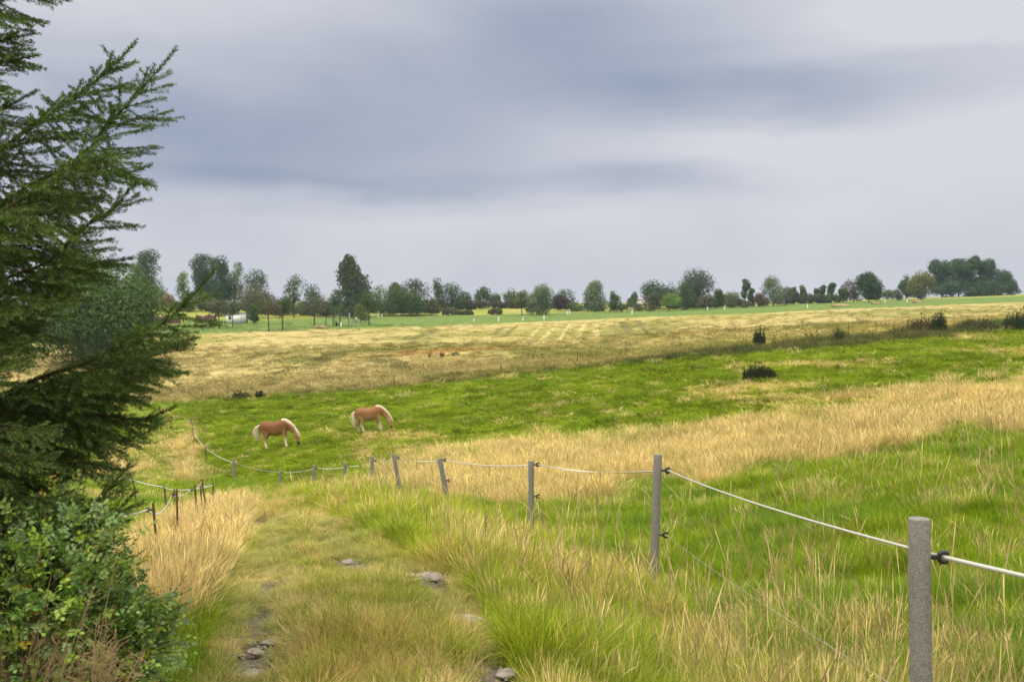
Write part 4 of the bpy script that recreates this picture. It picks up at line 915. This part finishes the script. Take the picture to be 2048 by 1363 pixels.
clump('weed_clump', 911, 712, 703, 14, (.06, .11, .03), 'green weed patch right of the rust red docks in the ripe field', 70, 'leafy')
clump('weed_clump', 482, 798, 780, 34, (.09, .07, .03), 'brown weeds at the left end of the margin above the horses', 120, 'leafy')
clump('weed_clump', 520, 795, 780, 18, (.05, .07, .02), 'dark green weeds at the left end of the margin', 90, 'leafy')

# ------------------------------------------------------------------ things around the orchard
def put(name, u, vb, label, cat, group=None):
    x, d = wline([(u, vb)])[0]; r_ = empty(name, (x, d, hz(x, d))); tag(r_, label, cat, group); return r_, d
sh, d = put('shed', 474, 646, 'white site shed with a slanted flat roof beneath the orchard trees', 'shed'); k = d/F
w_, h_ = 38*k, 22*k
mb = MB(); mb.add([(-w_/2,-1.2,0),(w_/2,-1.2,0),(w_/2,1.2,0),(-w_/2,1.2,0),(-w_/2,-1.2,h_*.78),(w_/2,-1.2,h_*.92),(w_/2,1.2,h_*.92),(-w_/2,1.2,h_*.78)], [(0,3,2,1),(4,5,6,7),(0,1,5,4),(1,2,6,5),(2,3,7,6),(3,0,4,7)]); mb.build('wall', M['white'], sh)
mb = MB(); mb.add([(-w_/2-.12,-1.35,h_*.785),(w_/2+.12,-1.35,h_*.925),(w_/2+.12,1.35,h_*.925),(-w_/2-.12,1.35,h_*.785),(-w_/2-.12,-1.35,h_*.83),(w_/2+.12,-1.35,h_*.99),(w_/2+.12,1.35,h_*.99),(-w_/2-.12,1.35,h_*.83)], [(0,3,2,1),(4,5,6,7),(0,1,5,4),(1,2,6,5),(2,3,7,6),(3,0,4,7)]); mb.build('roof', M['galv'], sh)
mb = MB(); mb.box((-w_*.36, -1.23, h_*.35), (-w_*.20, -1.203, h_*.68)); mb.build('window', simple('dark shed window', (.05, .07, .11), .2, .1, 2, spec=.6), sh)
mb = MB(); mb.box((w_*.30, -1.23, .08), (w_*.34, -1.203, h_*.85)); mb.box((w_*.455, -1.23, .08), (w_*.49, -1.203, h_*.85)); mb.build('door_frame', M['galv'], sh)
def woodpile(u, vb, wpx, hpx, label):
    r_, d = put('woodpile', u, vb, label, 'woodpile'); k = d/F; W2 = wpx*k/2; H = hpx*k; mb = MB(); g = random.Random(int(u)); x = -W2
    mb.box((-W2, -.2, -.2), (W2, .5, H*.8))
    while x < W2:
        z = .08
        while z < H*(.9+.1*math.sin(x*2)):
            r0 = g.uniform(.07, .13); mb.tube([(x, -.5+g.uniform(-.08, .08), z), (x+g.uniform(-.02, .02), .55, z)], r0, 6, True, g.random()); z += r0*1.75
        x += .21
    mb.build('log_stack', M['wood'], r_)
    for s in (-1, 1): m2 = MB(); m2.box((s*W2+s*.11-.05, -.4, -.2), (s*W2+s*.11+.05, -.28, H*1.05)); m2.build('end_post', M['bark'], r_)
woodpile(413, 646, 38, 17, 'brown stack of firewood left of the white shed')
woodpile(325, 647, 70, 17, 'long reddish brown stack of firewood half hidden behind the spruce tip')
fr, d = put('metal_frame', 683, 651, 'dark green open metal frame shelter below the tall birch', 'shelter'); k = d/F; W2 = 16*k; H = 22*k; mb = MB()
for x in (-W2, -W2*.2, W2*.95):
    for y in (-.7, .7): m2 = MB(); m2.box((x-.06, y-.06, -.1), (x+.06, y+.06, H)); m2.build('leg', M['greenmetal'], fr)
mb.box((-W2-.15, -.9, H+.002), (W2+.15, .9, H+.14)); mb.build('roof', M['greenmetal'], fr)
mb = MB(); mb.box((-W2*.75, -.25, .002), (-W2*.45, .25, H*.25)); mb.box((-W2*.72, -.2, H*.252), (-W2*.6, .2, H*.42)); mb.build('bench', M['greenmetal'], fr)
pp, d = put('tall_post', 699, 653, 'tall pale grey metal post at the right of the green frame', 'post'); mb = MB(); mb.tube([(0, 0, -.2), (0, 0, 27*d/F)], .11, 8); mb.build('shaft', M['galv'], pp); mb = MB(); mb.tube([(0, 0, 27*d/F), (0, 0, 27.8*d/F)], [.14, .05], 8); mb.build('cap', M['galv'], pp)
sp_, d = put('sign_post', 716, 652, 'short grey board on a post right of the tall pale post', 'sign'); mb = MB(); mb.tube([(0, 0, -.2), (0, 0, 1.6)], .09, 8); mb.build('post', M['galv'], sp_); mb = MB(); mb.box((-.55, -.13, .7), (-.12, -.1, 1.7)); mb.build('board', M['galv'], sp_)
WP = [(682, 653, 9, 'white marker stub at the foot of the green metal frame'), (757, 634, 7, 'white marker post nearest the dark small tree'), (764, 634, 6, 'second white marker post right of the dark small tree'), (997, 643, 10, 'white marker post on the green strip below the pink bale'),
      (1046, 640, 6, 'pale marker post below the young olive tree'), (1088, 639, 9, 'white marker post below the silvery willow'), (1134, 628, 8, 'white marker post, left of a close pair'), (1139, 628, 9, 'white marker post, right of a close pair'),
      (1264, 629, 13, 'tall pale stake below the little pointed horizon tree'), (1415, 619, 6, 'small white marker below the thin brown leaved tree'), (1449, 619, 8, 'white marker post below the dark narrow tree'), (1513, 612, 7, 'slanting white marker post right of the slender tree'),
      (1615, 616, 8, 'pale stake left of the straw heap'), (1814, 604, 8, 'white marker post below the narrow dark tree near the clump'), (1770, 604, 5, 'little white marker between the straw heap and the olive tree'), (948, 642, 5, 'little pale peg left of the post below the pink bale')]
for (u, vb, hp, lab) in WP:
    r_, d = put('marker_post', u, vb, lab, 'marker post', 'white marker posts along the green strip'); H = hp*d/F; mb = MB(); mb.tube([(0, 0, -.2), (0, 0, H*.96), (0, 0, H)], [.12, .11, .04], 8); mb.build('shaft', M['white'], r_)
    mb = MB(); mb.tube([(0, 0, H*.70), (0, 0, H*.80)], .125, 8); mb.build('band', M['galv'], r_)
def bale(u, vb, dpx, label, mat='hay', d=None):
    if d: p = on_ground(u, d); r_ = empty('hay_bale', p); tag(r_, label, 'hay bale')
    else: r_, d = put('hay_bale', u, vb, label, 'hay bale')
    rad = dpx/2*d/F; mb = MB(); pr = [(-.62, .0), (-.62, .5), (-.60, .9), (-.55, 1), (.55, 1), (.60, .9), (.62, .5), (.62, 0)]
    mb.tube([(p_[0]*.25*math.cos(.5)*2, p_[0]*1.0, rad*.95) for p_ in pr], [max(.01, rad*p_[1]) for p_ in pr], 24, False); mb.build('straw_roll', M[mat], r_, True)
    mb = MB()
    for y in (-.4, -.2, 0, .2, .4): mb.tube([(y*.44, y-.012, rad*.95), (y*.44, y+.012, rad*.95)], rad*1.012, 24, False)
    mb.build('netting', M[mat], r_)
bale(951, 620, 10, 'round pinkish straw bale lying in the yellow field', d=262)
bale(1097, 627, 9, 'pinkish bale half hidden behind the green strip, left of two close markers', d=248)
bale(1287, 621, 8, 'small yellow bale at the foot of the domed tree', d=252)
bale(995, 673, 15, 'dark grey green bale alone in the ripe field', 'wrap')
def heap(u, vb, wpx, hpx, label, mat='straw'):
    r_, d = put('straw_heap', u, vb, label, 'heap'); k = d/F; g = random.Random(int(u)); mb = MB(); W2 = wpx*k/2; H = hpx*k
    loft(mb, [((-W2, 0, -.05), .1, .3)]+[((-W2+2*W2*t, g.uniform(-.2, .2), H*.25), H*(.45+.5*math.sin(math.pi*t)*g.uniform(.8, 1.1)), .9) for t in (.15, .3, .45, .6, .75, .88)]+[((W2, 0, -.05), .1, .3)], 10); mb.build('heap', M[mat], r_, True)
    st = MB()
    for i in range(160): x = g.uniform(-W2, W2); z = H*g.uniform(.2, .8); st.tube([(x, g.uniform(-.9, .2), z), (x+g.gauss(0, .3), g.uniform(-1, .2), z+g.uniform(0, .3))], [.03, .01], 3, False)
    st.build('loose_stalks', M[mat], r_)
heap(1682, 613, 42, 5, 'long brown heap of straw on the green strip', 'straw'); heap(1752, 608, 22, 4, 'small straw heap under the deep green tree'); heap(1833, 605, 20, 4, 'small straw heap under the olive tree')
heap(1960, 592, 60, 7, 'long low pinkish heap in front of the big dark clump', 'hay'); heap(640, 656, 26, 5, 'low straw heap under the greyish orchard tree')
ho = empty('house', on_ground(1285, 330)); tag(ho, 'distant house of which only the red roof shows left of the domed tree', 'house'); mb = MB(); mb.box((-3.4, -3, -.5), (3.4, 3, 2.0)); mb.build('wall', M['white'], ho)
_zr = -(603-VH)/F*330-ho.location.z
for s in (-1, 1): mb = MB(); mb.add([(-3.8, s*3.4, 1.9), (3.8, s*3.4, 1.9), (3.8, 0, _zr), (-3.8, 0, _zr), (-3.8, s*3.4, 1.75), (3.8, s*3.4, 1.75), (3.8, 0, _zr-.15), (-3.8, 0, _zr-.15)], [(0,1,2,3),(7,6,5,4),(0,4,5,1),(1,5,6,2),(2,6,7,3),(3,7,4,0)]); mb.build('roof', M['redroof'], ho)

# ------------------------------------------------------------------ stones on the track
def stone(u, vb, wpx, label, g):
    x, y = wline([(u, vb)])[0]; s = wpx/F*y/2; root = bmesh.new(); bmesh.ops.create_icosphere(root, subdivisions=3, radius=1)
    for v in root.verts:
        n = mnoise.fractal(v.co*1.3+Vector((u, 0, 0)), .9, 2.0, 3); v.co *= 1+.28*n; v.co.x *= s; v.co.y *= s*1.3; v.co.z *= s*.30
    me = bpy.data.meshes.new('stone'); root.to_mesh(me); root.free(); me.materials.append(M['stone']); o = bpy.data.objects.new('stone', me); COL.objects.link(o)
    o.location = (x, y, hz(x, y)-s*.02); o.rotation_euler = (0, 0, g.uniform(0, 3)); tag(o, label, 'stone', 'flat stones bedded in the track')
g = random.Random(3)
for a in [(783,1160,26,'small pale stone in the middle of the track'), (925,1243,72,'wide flat pinkish stone beside the dark grassy bank right of the track'), (862,1152,46,'flat stone at the top of the right rut'), (985,1287,46,'dark flat stone below the wide pinkish one'),
          (540,1283,30,'flat stone in the left rut beside the gravel'), (505,1345,34,'stone in the left rut at the very bottom'), (498,1372,30,'partly cut off stone below the bottom left rut stone'), (695,1122,24,'pale stone farthest up the track'), (512,1302,30,'dark stone in the left rut above the bottom one'), (820,1148,20,'small stone left of the flat one at the top of the right rut'), (1010,1345,40,'stone at the bottom of the right rut')]: stone(*a, g)
def gravel():
    gg = np.random.default_rng(5); mb = MB(); n = 0
    base = [np.array(wline([(u, v)])[0]) for u, v in ((540,1170),(520,1220),(508,1270),(525,1300),(505,1340),(700,1130),(830,1155),(870,1165),(930,1240),(985,1290),(1000,1345))]
    V0 = np.array([(1,0,0),(-1,0,0),(0,1,0),(0,-1,0),(0,0,1),(0,0,-1)], float); T0 = np.array([(0,2,4),(2,1,4),(1,3,4),(3,0,4),(2,0,5),(1,2,5),(3,1,5),(0,3,5)])
    for b in base:
        for i in range(95):
            p = b+gg.normal(0, .16, 2)*np.array((1, 1.6)); s = gg.uniform(.004, .015); z = hz(p[0], p[1]); a = gg.uniform(0, 6.28); Rm = np.array([[math.cos(a), -math.sin(a), 0], [math.sin(a), math.cos(a), 0], [0, 0, 1]])
            mb.add((V0*s*gg.uniform(.6, 1.3, (1, 3))*np.array((1, 1, .6)))@Rm.T+np.array((p[0], p[1], z+s*.2)), T0, gg.random())
    o = mb.build('gravel', M['stone']); tag(o, 'loose grey gravel showing through the grass in the ruts', 'gravel', kind='stuff')
gravel()

# ------------------------------------------------------------------ spruce
class Shoots:
    def __init__(s): s.a = []; s.b = []; s.r = []; s.d = []
    def add(s, p, q, nl=.014, den=520): s.a.append(p); s.b.append(q); s.r.append(nl); s.d.append(den)
def needles_mesh(sh, name, parent, seed):
    g = np.random.default_rng(seed); A = np.array(sh.a); B = np.array(sh.b); NL = np.array(sh.r); L = np.linalg.norm(B-A, axis=1); cnt = np.maximum(6, (L*np.array(sh.d)).astype(int))
    k = np.repeat(np.arange(len(A)), cnt); n = len(k); t = g.uniform(0, 1, n); D = ((B-A)/np.maximum(L, 1e-6)[:, None])[k]
    r = g.normal(size=(n, 3)); r[:, 2] += .25; r -= (r*D).sum(1)[:, None]*D; r /= np.linalg.norm(r, axis=1)[:, None]
    P = A[k]+(B-A)[k]*t[:, None]; nl = NL[k]*g.uniform(.7, 1.15, n)*(1-.35*(t > .93)); dr = r*.72+D*.72; dr /= np.linalg.norm(dr, axis=1)[:, None]; P = P+r*.0015
    sd = np.cross(dr, g.normal(size=(n, 3))); sd /= np.linalg.norm(sd, axis=1)[:, None]; wv = .00115
    V = np.stack([P-sd*wv*.8, P+sd*wv*.8, P+dr*(nl*.6)[:, None]+sd*wv, P+dr*nl[:, None], P+dr*(nl*.6)[:, None]-sd*wv], 1)[:, [0, 1, 2, 3, 4]]
    V = V.reshape(-1, 3); base = (np.arange(n)*5)[:, None]
    var = np.clip(g.normal(.45, .2, n)+ (g.uniform(0, 1, len(A))[k]-.5)*.5, 0, 1)
    return npmesh(name, V, [base+np.array([0, 1, 2, 4]), base+np.array([4, 2, 3])], M['needle'], parent, False, {'var': np.repeat(var, 5)}), n
SPX, SPD = -3.25, 4.9
SPR = empty('spruce_tree', (SPX, SPD, hz(SPX, SPD))); tag(SPR, 'tall spruce at the left edge with long upswept boughs and dense dark green needles', 'tree'); _bpy_up()
SO = SPR.location.copy(); NTOT = 0
mb = MB(); mb.tube([(0, 0, -.3), (0, 0, .1), (.02, 0, 1.5), (.0, .01, 3.0), (0, 0, 4.6), (0, 0, 6.6)], [.21, .17, .14, .10, .06, .01], 16); mb.build('trunk', M['bark'], SPR, True)
def polyat(pts, t):
    L = [0]; 
    for a, b in zip(pts[:-1], pts[1:]): L.append(L[-1]+(b-a).length)
    s = t*L[-1]
    for i in range(len(pts)-1):
        if s <= L[i+1] or i == len(pts)-2: f = (s-L[i])/max(L[i+1]-L[i], 1e-6); return pts[i].lerp(pts[i+1], f), (pts[i+1]-pts[i]).normalized()
def smooth(pts, n=4):
    out = []; P = [pts[0]]+pts+[pts[-1]]
    for i in range(1, len(P)-2):
        for k in range(n):
            t = k/n; p0, p1, p2, p3 = P[i-1:i+3]; out.append(.5*((2*p1)+(p2-p0)*t+(2*p0-5*p1+4*p2-p3)*t*t+(3*p1-p0-3*p2+p3)*t**3))
    out.append(pts[-1]); return out
def bough(pts, seed, droop=.5, fill=1.0, maxlat=.46, tipfree=.15, up=.10, dens=1.0):
    """pts: world points root..tip"""
    global NTOT
    g = random.Random(seed); pts = smooth([p-SO for p in pts]); tot = sum((b-a).length for a, b in zip(pts[:-1], pts[1:])); sh = Shoots(); wood = MB()
    nn = len(pts); wood.tube(pts, [.0016+.0075*(1-i/(nn-1))**1.3*min(1, tot/1.2) for i in range(nn)], 7)
    # needles on the outer half of the axis
    for i in range(nn-1):
        f = i/(nn-1)
        sh.add(pts[i], pts[i+1], .0185+.009*(1-f), 1500 if f > .5 else 1100)
    sh.add(pts[-1], pts[-1]+(pts[-1]-pts[-2]).normalized()*.012, .012, 900)
    s = .10; side = 1
    while s < tot-.05:
        rem = tot-s; p, ax = polyat(pts, s/tot); U = Vector((0, 0, 1)); sd = ax.cross(U).normalized(); upn = sd.cross(ax).normalized()
        # laterals
        L = min(maxlat, .08+rem*.50)*g.uniform(.7, 1.1); side = -side
        if rem < tipfree: break
        d = (ax*g.uniform(.75, 1.0)+sd*side*g.uniform(.35, .95)-U*g.uniform(0, droop)*(1 if rem > .25 else .3)).normalized()
        lateral(p, d, L, sh, wood, g, droop, 0)
        if rem > .3 and g.random() < .9*fill:   # hanging twigs beneath
            d2 = (ax*g.uniform(.25, .7)+sd*g.uniform(-.35, .35)-U*g.uniform(.5, 1.0)).normalized(); lateral(p, d2, min(maxlat*.85, rem*.45)*g.uniform(.5, 1), sh, wood, g, droop*.4, 0)
        if g.random() < up+.05: # short upright shoots on top
            d3 = (ax*.6+upn*g.uniform(.6, 1.0)+sd*g.uniform(-.3, .3)).normalized(); sh.add(p, p+d3*g.uniform(.03, .08), .015, 800)
        s += g.uniform(.024, .042)/fill
    p, ax = polyat(pts, max(0, 1-tipfree/tot)); sd = ax.cross(Vector((0, 0, 1))).normalized(); upn = sd.cross(ax).normalized()
    for v_, l_ in ((ax*.8-upn*.45+sd*.2, .14), (ax*.75+upn*.5-sd*.3, .075), (ax*.8-upn*.2-sd*.6, .12), (ax*.8+sd*.6, .11)): q = p+v_.normalized()*l_*.5; sh.add(p, q, .016, 1000); sh.add(q, q+(v_.normalized()+ax*.25).normalized()*l_*.5, .0155, 1000)
    bo = wood.build('bough', M['twig'], SPR, True); o, n = needles_mesh(sh, 'needles', bo, seed); NTOT += n
def lateral(p, d, L, sh, wood, g, droop, lvl):
    n = max(2, int(L/.06)); P = [p]; dd = d.copy()
    for i in range(n):
        dd = (dd+Vector((0, 0, (-.09*droop if i < n*.6 else .06)))+Vector((g.gauss(0, .018), g.gauss(0, .018), g.gauss(0, .018)))).normalized(); P.append(P[-1]+dd*(L/n))
    if L > .1: wood.tube(P, [.0024*(1-i/n*.7) for i in range(n+1)], 4, False)
    for i in range(n): sh.add(P[i], P[i+1], .017, 780)
    if lvl == 0 and L > .11:
        s = .045; side = 1
        while s < L-.04:
            q, ax = polyat(P, s/L); side = -side; sd = ax.cross(Vector((0, 0, 1)))
            if sd.length < .1: sd = Vector((1, 0, 0))
            sd.normalize(); l2 = min(.17, .06+(L-s)*.5)*g.uniform(.75, 1.1)
            e = (ax*1.0+sd*side*.62-Vector((0, 0, g.uniform(-.05, .30)))).normalized()
            a = q; b = q+e*l2*.55; c = b+(e+Vector((0, 0, .05))+ax*.12).normalized()*l2*.45; sh.add(a, b, .0165, 850); sh.add(b, c, .0155, 900)
            s += g.uniform(.05, .075)
TR = lambda v_: Vector((SPX, SPD, -(v_-VH)/F*SPD))
def pb(root_v, pts, d0, d1, seed, **k):
    n = len(pts); L = [TR(root_v)]+[at(u, v, d0+(d1-d0)*(i/(max(1, n-1)))) for i, (u, v) in enumerate(pts)]; bough(L, seed, **k)
# boughs followed from the trunk to their tips
pb(420, [(-60,345),(20,285),(110,222),(200,155),(240,118),(272,82)], 4.7, 4.55, 1, tipfree=.2)
pb(520, [(-60,440),(60,370),(150,325),(210,260),(245,220),(300,160),(352,98)], 4.6, 4.5, 2, tipfree=.2)
pb(560, [(-80,470),(40,400),(120,350),(190,315),(250,345),(302,330)], 4.3, 4.2, 3)
pb(640, [(-60,580),(40,545),(100,520),(160,460),(220,425),(245,395),(276,362)], 4.35, 4.3, 4, fill=.85)
pb(690, [(-60,620),(50,560),(120,535),(190,530),(266,515)], 4.6, 4.55, 5)
pb(800, [(-80,830),(30,775),(110,745),(180,722),(240,690),(300,665),(365,612),(400,575),(433,533)], 4.5, 4.4, 6, tipfree=.24)
pb(820, [(-60,800),(80,770),(200,735),(290,715),(345,690),(396,676)], 4.75, 4.7, 7)
pb(860, [(-60,840),(100,800),(200,760),(290,740),(330,742),(378,746)], 4.4, 4.45, 8, droop=.6)
pb(900, [(-60,880),(80,845),(190,830),(280,838),(330,822),(352,812)], 4.6, 4.6, 9)
pb(960, [(-60,960),(80,930),(170,925),(240,940),(268,930)], 4.4, 4.4, 10, maxlat=.34)
pb(980, [(-60,1080),(60,1060),(130,1040),(190,1005),(228,965),(262,925)], 4.2, 4.1, 11, droop=.15, fill=.8, maxlat=.22)
pb(1040, [(-60,1120),(100,1085),(180,1060),(225,1030),(272,982)], 4.15, 4.1, 12, droop=.15, fill=.6, maxlat=.20)
pb(1000, [(-60,1010),(90,1000),(180,1010),(235,1040),(262,1040)], 4.5, 4.5, 13, maxlat=.3)
pb(1060, [(-60,1130),(120,1120),(200,1128),(240,1115),(268,1112)], 4.4, 4.4, 14, fill=.5, maxlat=.16)
pb(330, [(-60,250),(-10,225),(30,205),(74,182)], 4.7, 4.6, 15, tipfree=.2)
pb(250, [(-120,170),(-60,150),(0,125),(40,118),(77,110)], 4.6, 4.55, 16, maxlat=.3)
pb(230, [(-120,110),(-60,95),(0,82),(30,75),(66,68)], 4.7, 4.6, 17, maxlat=.28)
pb(120, [(-120,60),(-40,25),(20,-5),(80,-15),(140,0)], 4.5, 4.45, 18, maxlat=.36, droop=.9)
pb(60, [(-140,0),(-60,-40),(0,-60),(70,-90),(150,-150)], 4.6, 4.6, 19)
pb(340, [(-120,260),(-60,210),(-20,190),(15,178)], 4.3, 4.2, 20)
pb(480, [(-120,460),(-40,430),(40,440),(110,460),(150,480)], 4.0, 3.95, 21)
pb(560, [(-120,520),(-20,500),(60,490),(130,505),(175,540)], 4.9, 4.9, 22)
pb(660, [(-120,640),(-40,610),(40,600),(110,605),(160,600)], 4.1, 4.0, 23)
pb(720, [(-100,710),(-20,690),(40,690),(84,672)], 4.1, 4.0, 24, maxlat=.3)
pb(760, [(-120,760),(-20,735),(40,720),(72,712)], 3.95, 3.9, 25, maxlat=.3)
pb(840, [(-120,870),(0,850),(70,860),(130,850)], 4.0, 3.95, 26)
pb(900, [(-120,930),(0,910),(60,920),(120,905)], 3.95, 3.9, 27)
pb(960, [(-120,1000),(0,990),(80,1000),(150,980)], 4.0, 3.9, 28)
pb(880, [(-60,900),(60,880),(150,870),(240,880),(300,862)], 4.9, 4.9, 29)
pb(780, [(-60,790),(60,800),(140,790),(220,790),(300,795)], 4.9, 4.9, 30)
pb(640, [(-60,640),(40,630),(90,610),(150,580)], 4.8, 4.8, 31)
pb(460, [(-60,420),(60,400),(140,400),(200,395)], 4.95, 4.95, 32)
pb(1040, [(-120,1080),(0,1050),(80,1060),(160,1075)], 3.9, 3.85, 33)
pb(1100, [(-120,1150),(0,1140),(100,1160),(190,1150)], 4.2, 4.2, 34)
# the sides of the tree that the frame leaves out
g = random.Random(77)
for i in range(22):
    a = g.uniform(R(60), R(300)); z = g.uniform(.5, 5.9); L = (6.4-z)*.30+.25; r0 = SO+Vector((0, 0, z)); dr = Vector((math.cos(a), math.sin(a), 0))
    if dr.x > .1 : continue
    bough([r0, r0+dr*L*.35+Vector((0, 0, .02)), r0+dr*L*.7+Vector((0, 0, .08)), r0+dr*L+Vector((0, 0, .28))], 200+i, fill=.45, maxlat=.35)
print('needles', NTOT)

# ------------------------------------------------------------------ wild rose
def rose_bush(center, rx, ry, rz, n, seed, name, label, yel=.03):
    g = np.random.default_rng(seed); gr = random.Random(seed); cx, cy, cz = center; gz = hz(cx, cy); root = empty(name, (cx, cy, gz)); tag(root, label, 'bush')
    P = []; Dv = []; canes = MB()
    for i in range(n):
        v = g.normal(size=3); v /= np.linalg.norm(v); v[2] = abs(v[2])*1.0 if g.uniform() < .8 else v[2]; r = g.uniform(.35, 1)**.5*(1+.16*math.sin(v[0]*7+seed)+.12*math.sin(v[1]*9+v[2]*6))
        P.append((v[0]*rx*r, v[1]*ry*r, (cz-gz)+v[2]*rz*r)); Dv.append(v)
    for i in range(60):
        a = gr.choice(P); b = Vector(a); canes.tube([(gr.gauss(0, .06), gr.gauss(0, .06), -.05), (b.x*.3, b.y*.3, b.z*.6), (b.x*.75, b.y*.75, b.z*1.0), b], [.006, .005, .004, .002], 5, False, gr.random())
    lv = []; lf = []; lc = []; q = 0
    base = [(.13,.24,.045), (.10,.19,.04), (.23,.36,.03), (.15,.24,.075), (.19,.28,.035)]
    half = [(0,0),(.28,.28),(.60,.34),(.86,.18),(1,0)]
    for (p, dv) in zip(P, Dv):
        p = Vector(p); d = (Vector(dv)+Vector((gr.gauss(0, .7), gr.gauss(0, .7), gr.gauss(-.05, .35)))).normalized(); nrm = Vector((gr.gauss(0, .45), gr.gauss(-.25, .45), 1)).normalized(); sd = d.cross(nrm).normalized(); nrm = sd.cross(d).normalized()
        L = gr.uniform(.05, .085); canes.tube([p, p+d*L], [.0012, .0008], 3, False)
        col = np.array(gr.choice(base)) if gr.random() > yel else np.array((.50, .36, .03)); col = col*gr.uniform(.75, 1.3)
        k = gr.choice((5, 7, 7)); pairs = (k-1)//2
        items = [(p+d*L, d)]+[(p+d*L*(.28+.62*j/max(1, pairs)), (d*.45+sd*s).normalized()) for j in range(pairs) for s in (-1, 1)]
        for (o_, e) in items:
            ls = gr.uniform(.015, .026); e = (e+nrm*gr.uniform(-.3, .25)).normalized(); f = e.cross(nrm).normalized(); n2 = f.cross(e); fold = gr.uniform(.15, .4)
            mid = [o_+e*(a*ls)-n2*(.10*a*a*ls) for a, b in half]
            l = [o_+e*(a*ls)+f*(b*ls)+n2*(b*ls*fold-.1*a*a*ls) for a, b in half[1:4]]; r_ = [o_+e*(a*ls)-f*(b*ls)+n2*(b*ls*fold-.1*a*a*ls) for a, b in half[1:4]]
            vs = mid+l+r_; lv += vs; lf += [(q, q+1, q+5), (q+3, q+4, q+7), (q, q+8, q+1), (q+3, q+10, q+4)]
            lf4.append((q+1, q+2, q+6, q+5)); lf4.append((q+2, q+3, q+7, q+6)); lf4.append((q+1, q+8, q+9, q+2)); lf4.append((q+2, q+9, q+10, q+3))
            lc += [tuple(col)]*11; q += 11
    canes.build('canes', M['cane'], root, True)
    npmesh('leaves', [tuple(v) for v in lv], [np.array(lf), np.array(lf4)], M['rose'], root, False, {'leafcol': np.array(lc), 'var': np.repeat(g.uniform(0, 1, q//11), 11)})
    return root
lf4 = []
c_ = at(45, 1330, 3.75); rose_bush(tuple(c_), .46, .36, .56, 1900, 4, 'rose_bush', 'large wild rose bush with blue green leaves and some yellow ones under the spruce')
lf4 = []
c_ = at(228, 1340, 3.9); rose_bush(tuple(c_), .22, .26, .33, 850, 9, 'rose_bush', 'lower yellower wild rose bush beside the tall dry grass, right of the large one', .07)
lf4 = []
c_ = at(120, 1120, 4.0); rose_bush(tuple(c_), .24, .16, .26, 300, 14, 'rose_shoot', 'loose rose shoots climbing up into the lowest spruce boughs', .04)
# dry stalks leaning in front of the rose
ds = MB(); g = random.Random(21); dr_ = empty('dry_stalks', on_ground(110, 3.6)); tag(dr_, 'brown dry grass stalks leaning in front of the rose bush at the lower left corner', 'stalks'); o_ = dr_.location
seeds = MB()
for i in range(38):
    u0 = g.uniform(20, 230); p = at(u0, 1480, g.uniform(3.3, 3.5))-o_; lx = g.uniform(-.05, .16); H = g.uniform(.22, .42) if i > 3 else g.uniform(.5, .66); q_ = p+Vector((lx, 0, H)); ds.tube([p, p.lerp(q_, .5)+Vector((-.02, 0, 0)), q_], [.0016, .0013, .0008], 4, False, g.random())
    for k in range(26 if i > 3 else 12):
        t = g.uniform(.62, 1); c = p.lerp(q_, t)+Vector((g.gauss(0, .02), g.gauss(0, .02), g.gauss(0, .012))); seeds.tube([p.lerp(q_, t-.05), c], [.0004, .0012], 3, False, g.random())
o = ds.build('stems', M['straw'], dr_); seeds.build('seed_heads', M['straw'], dr_)

# ------------------------------------------------------------------ air
def haze():
    mb = MB(); mb.box((-960, -960, -40), (960, 960, 18)); m = bpy.data.materials.new('haze'); m.use_nodes = True; t = NT(m.node_tree); t.n.clear(); out = t.node('ShaderNodeOutputMaterial')
    v = t.node('ShaderNodeVolumePrincipled'); v.inputs['Color'].default_value = (.62, .74, .90, 1); v.inputs['Density'].default_value = .00022; v.inputs['Anisotropy'].default_value = .2
    t.l.new(v.outputs[0], out.inputs['Volume']); o = mb.build('haze', m); tag(o, 'thin bluish air haze over the distant fields and trees', 'haze', kind='stuff'); o.display_type = 'WIRE'
haze()
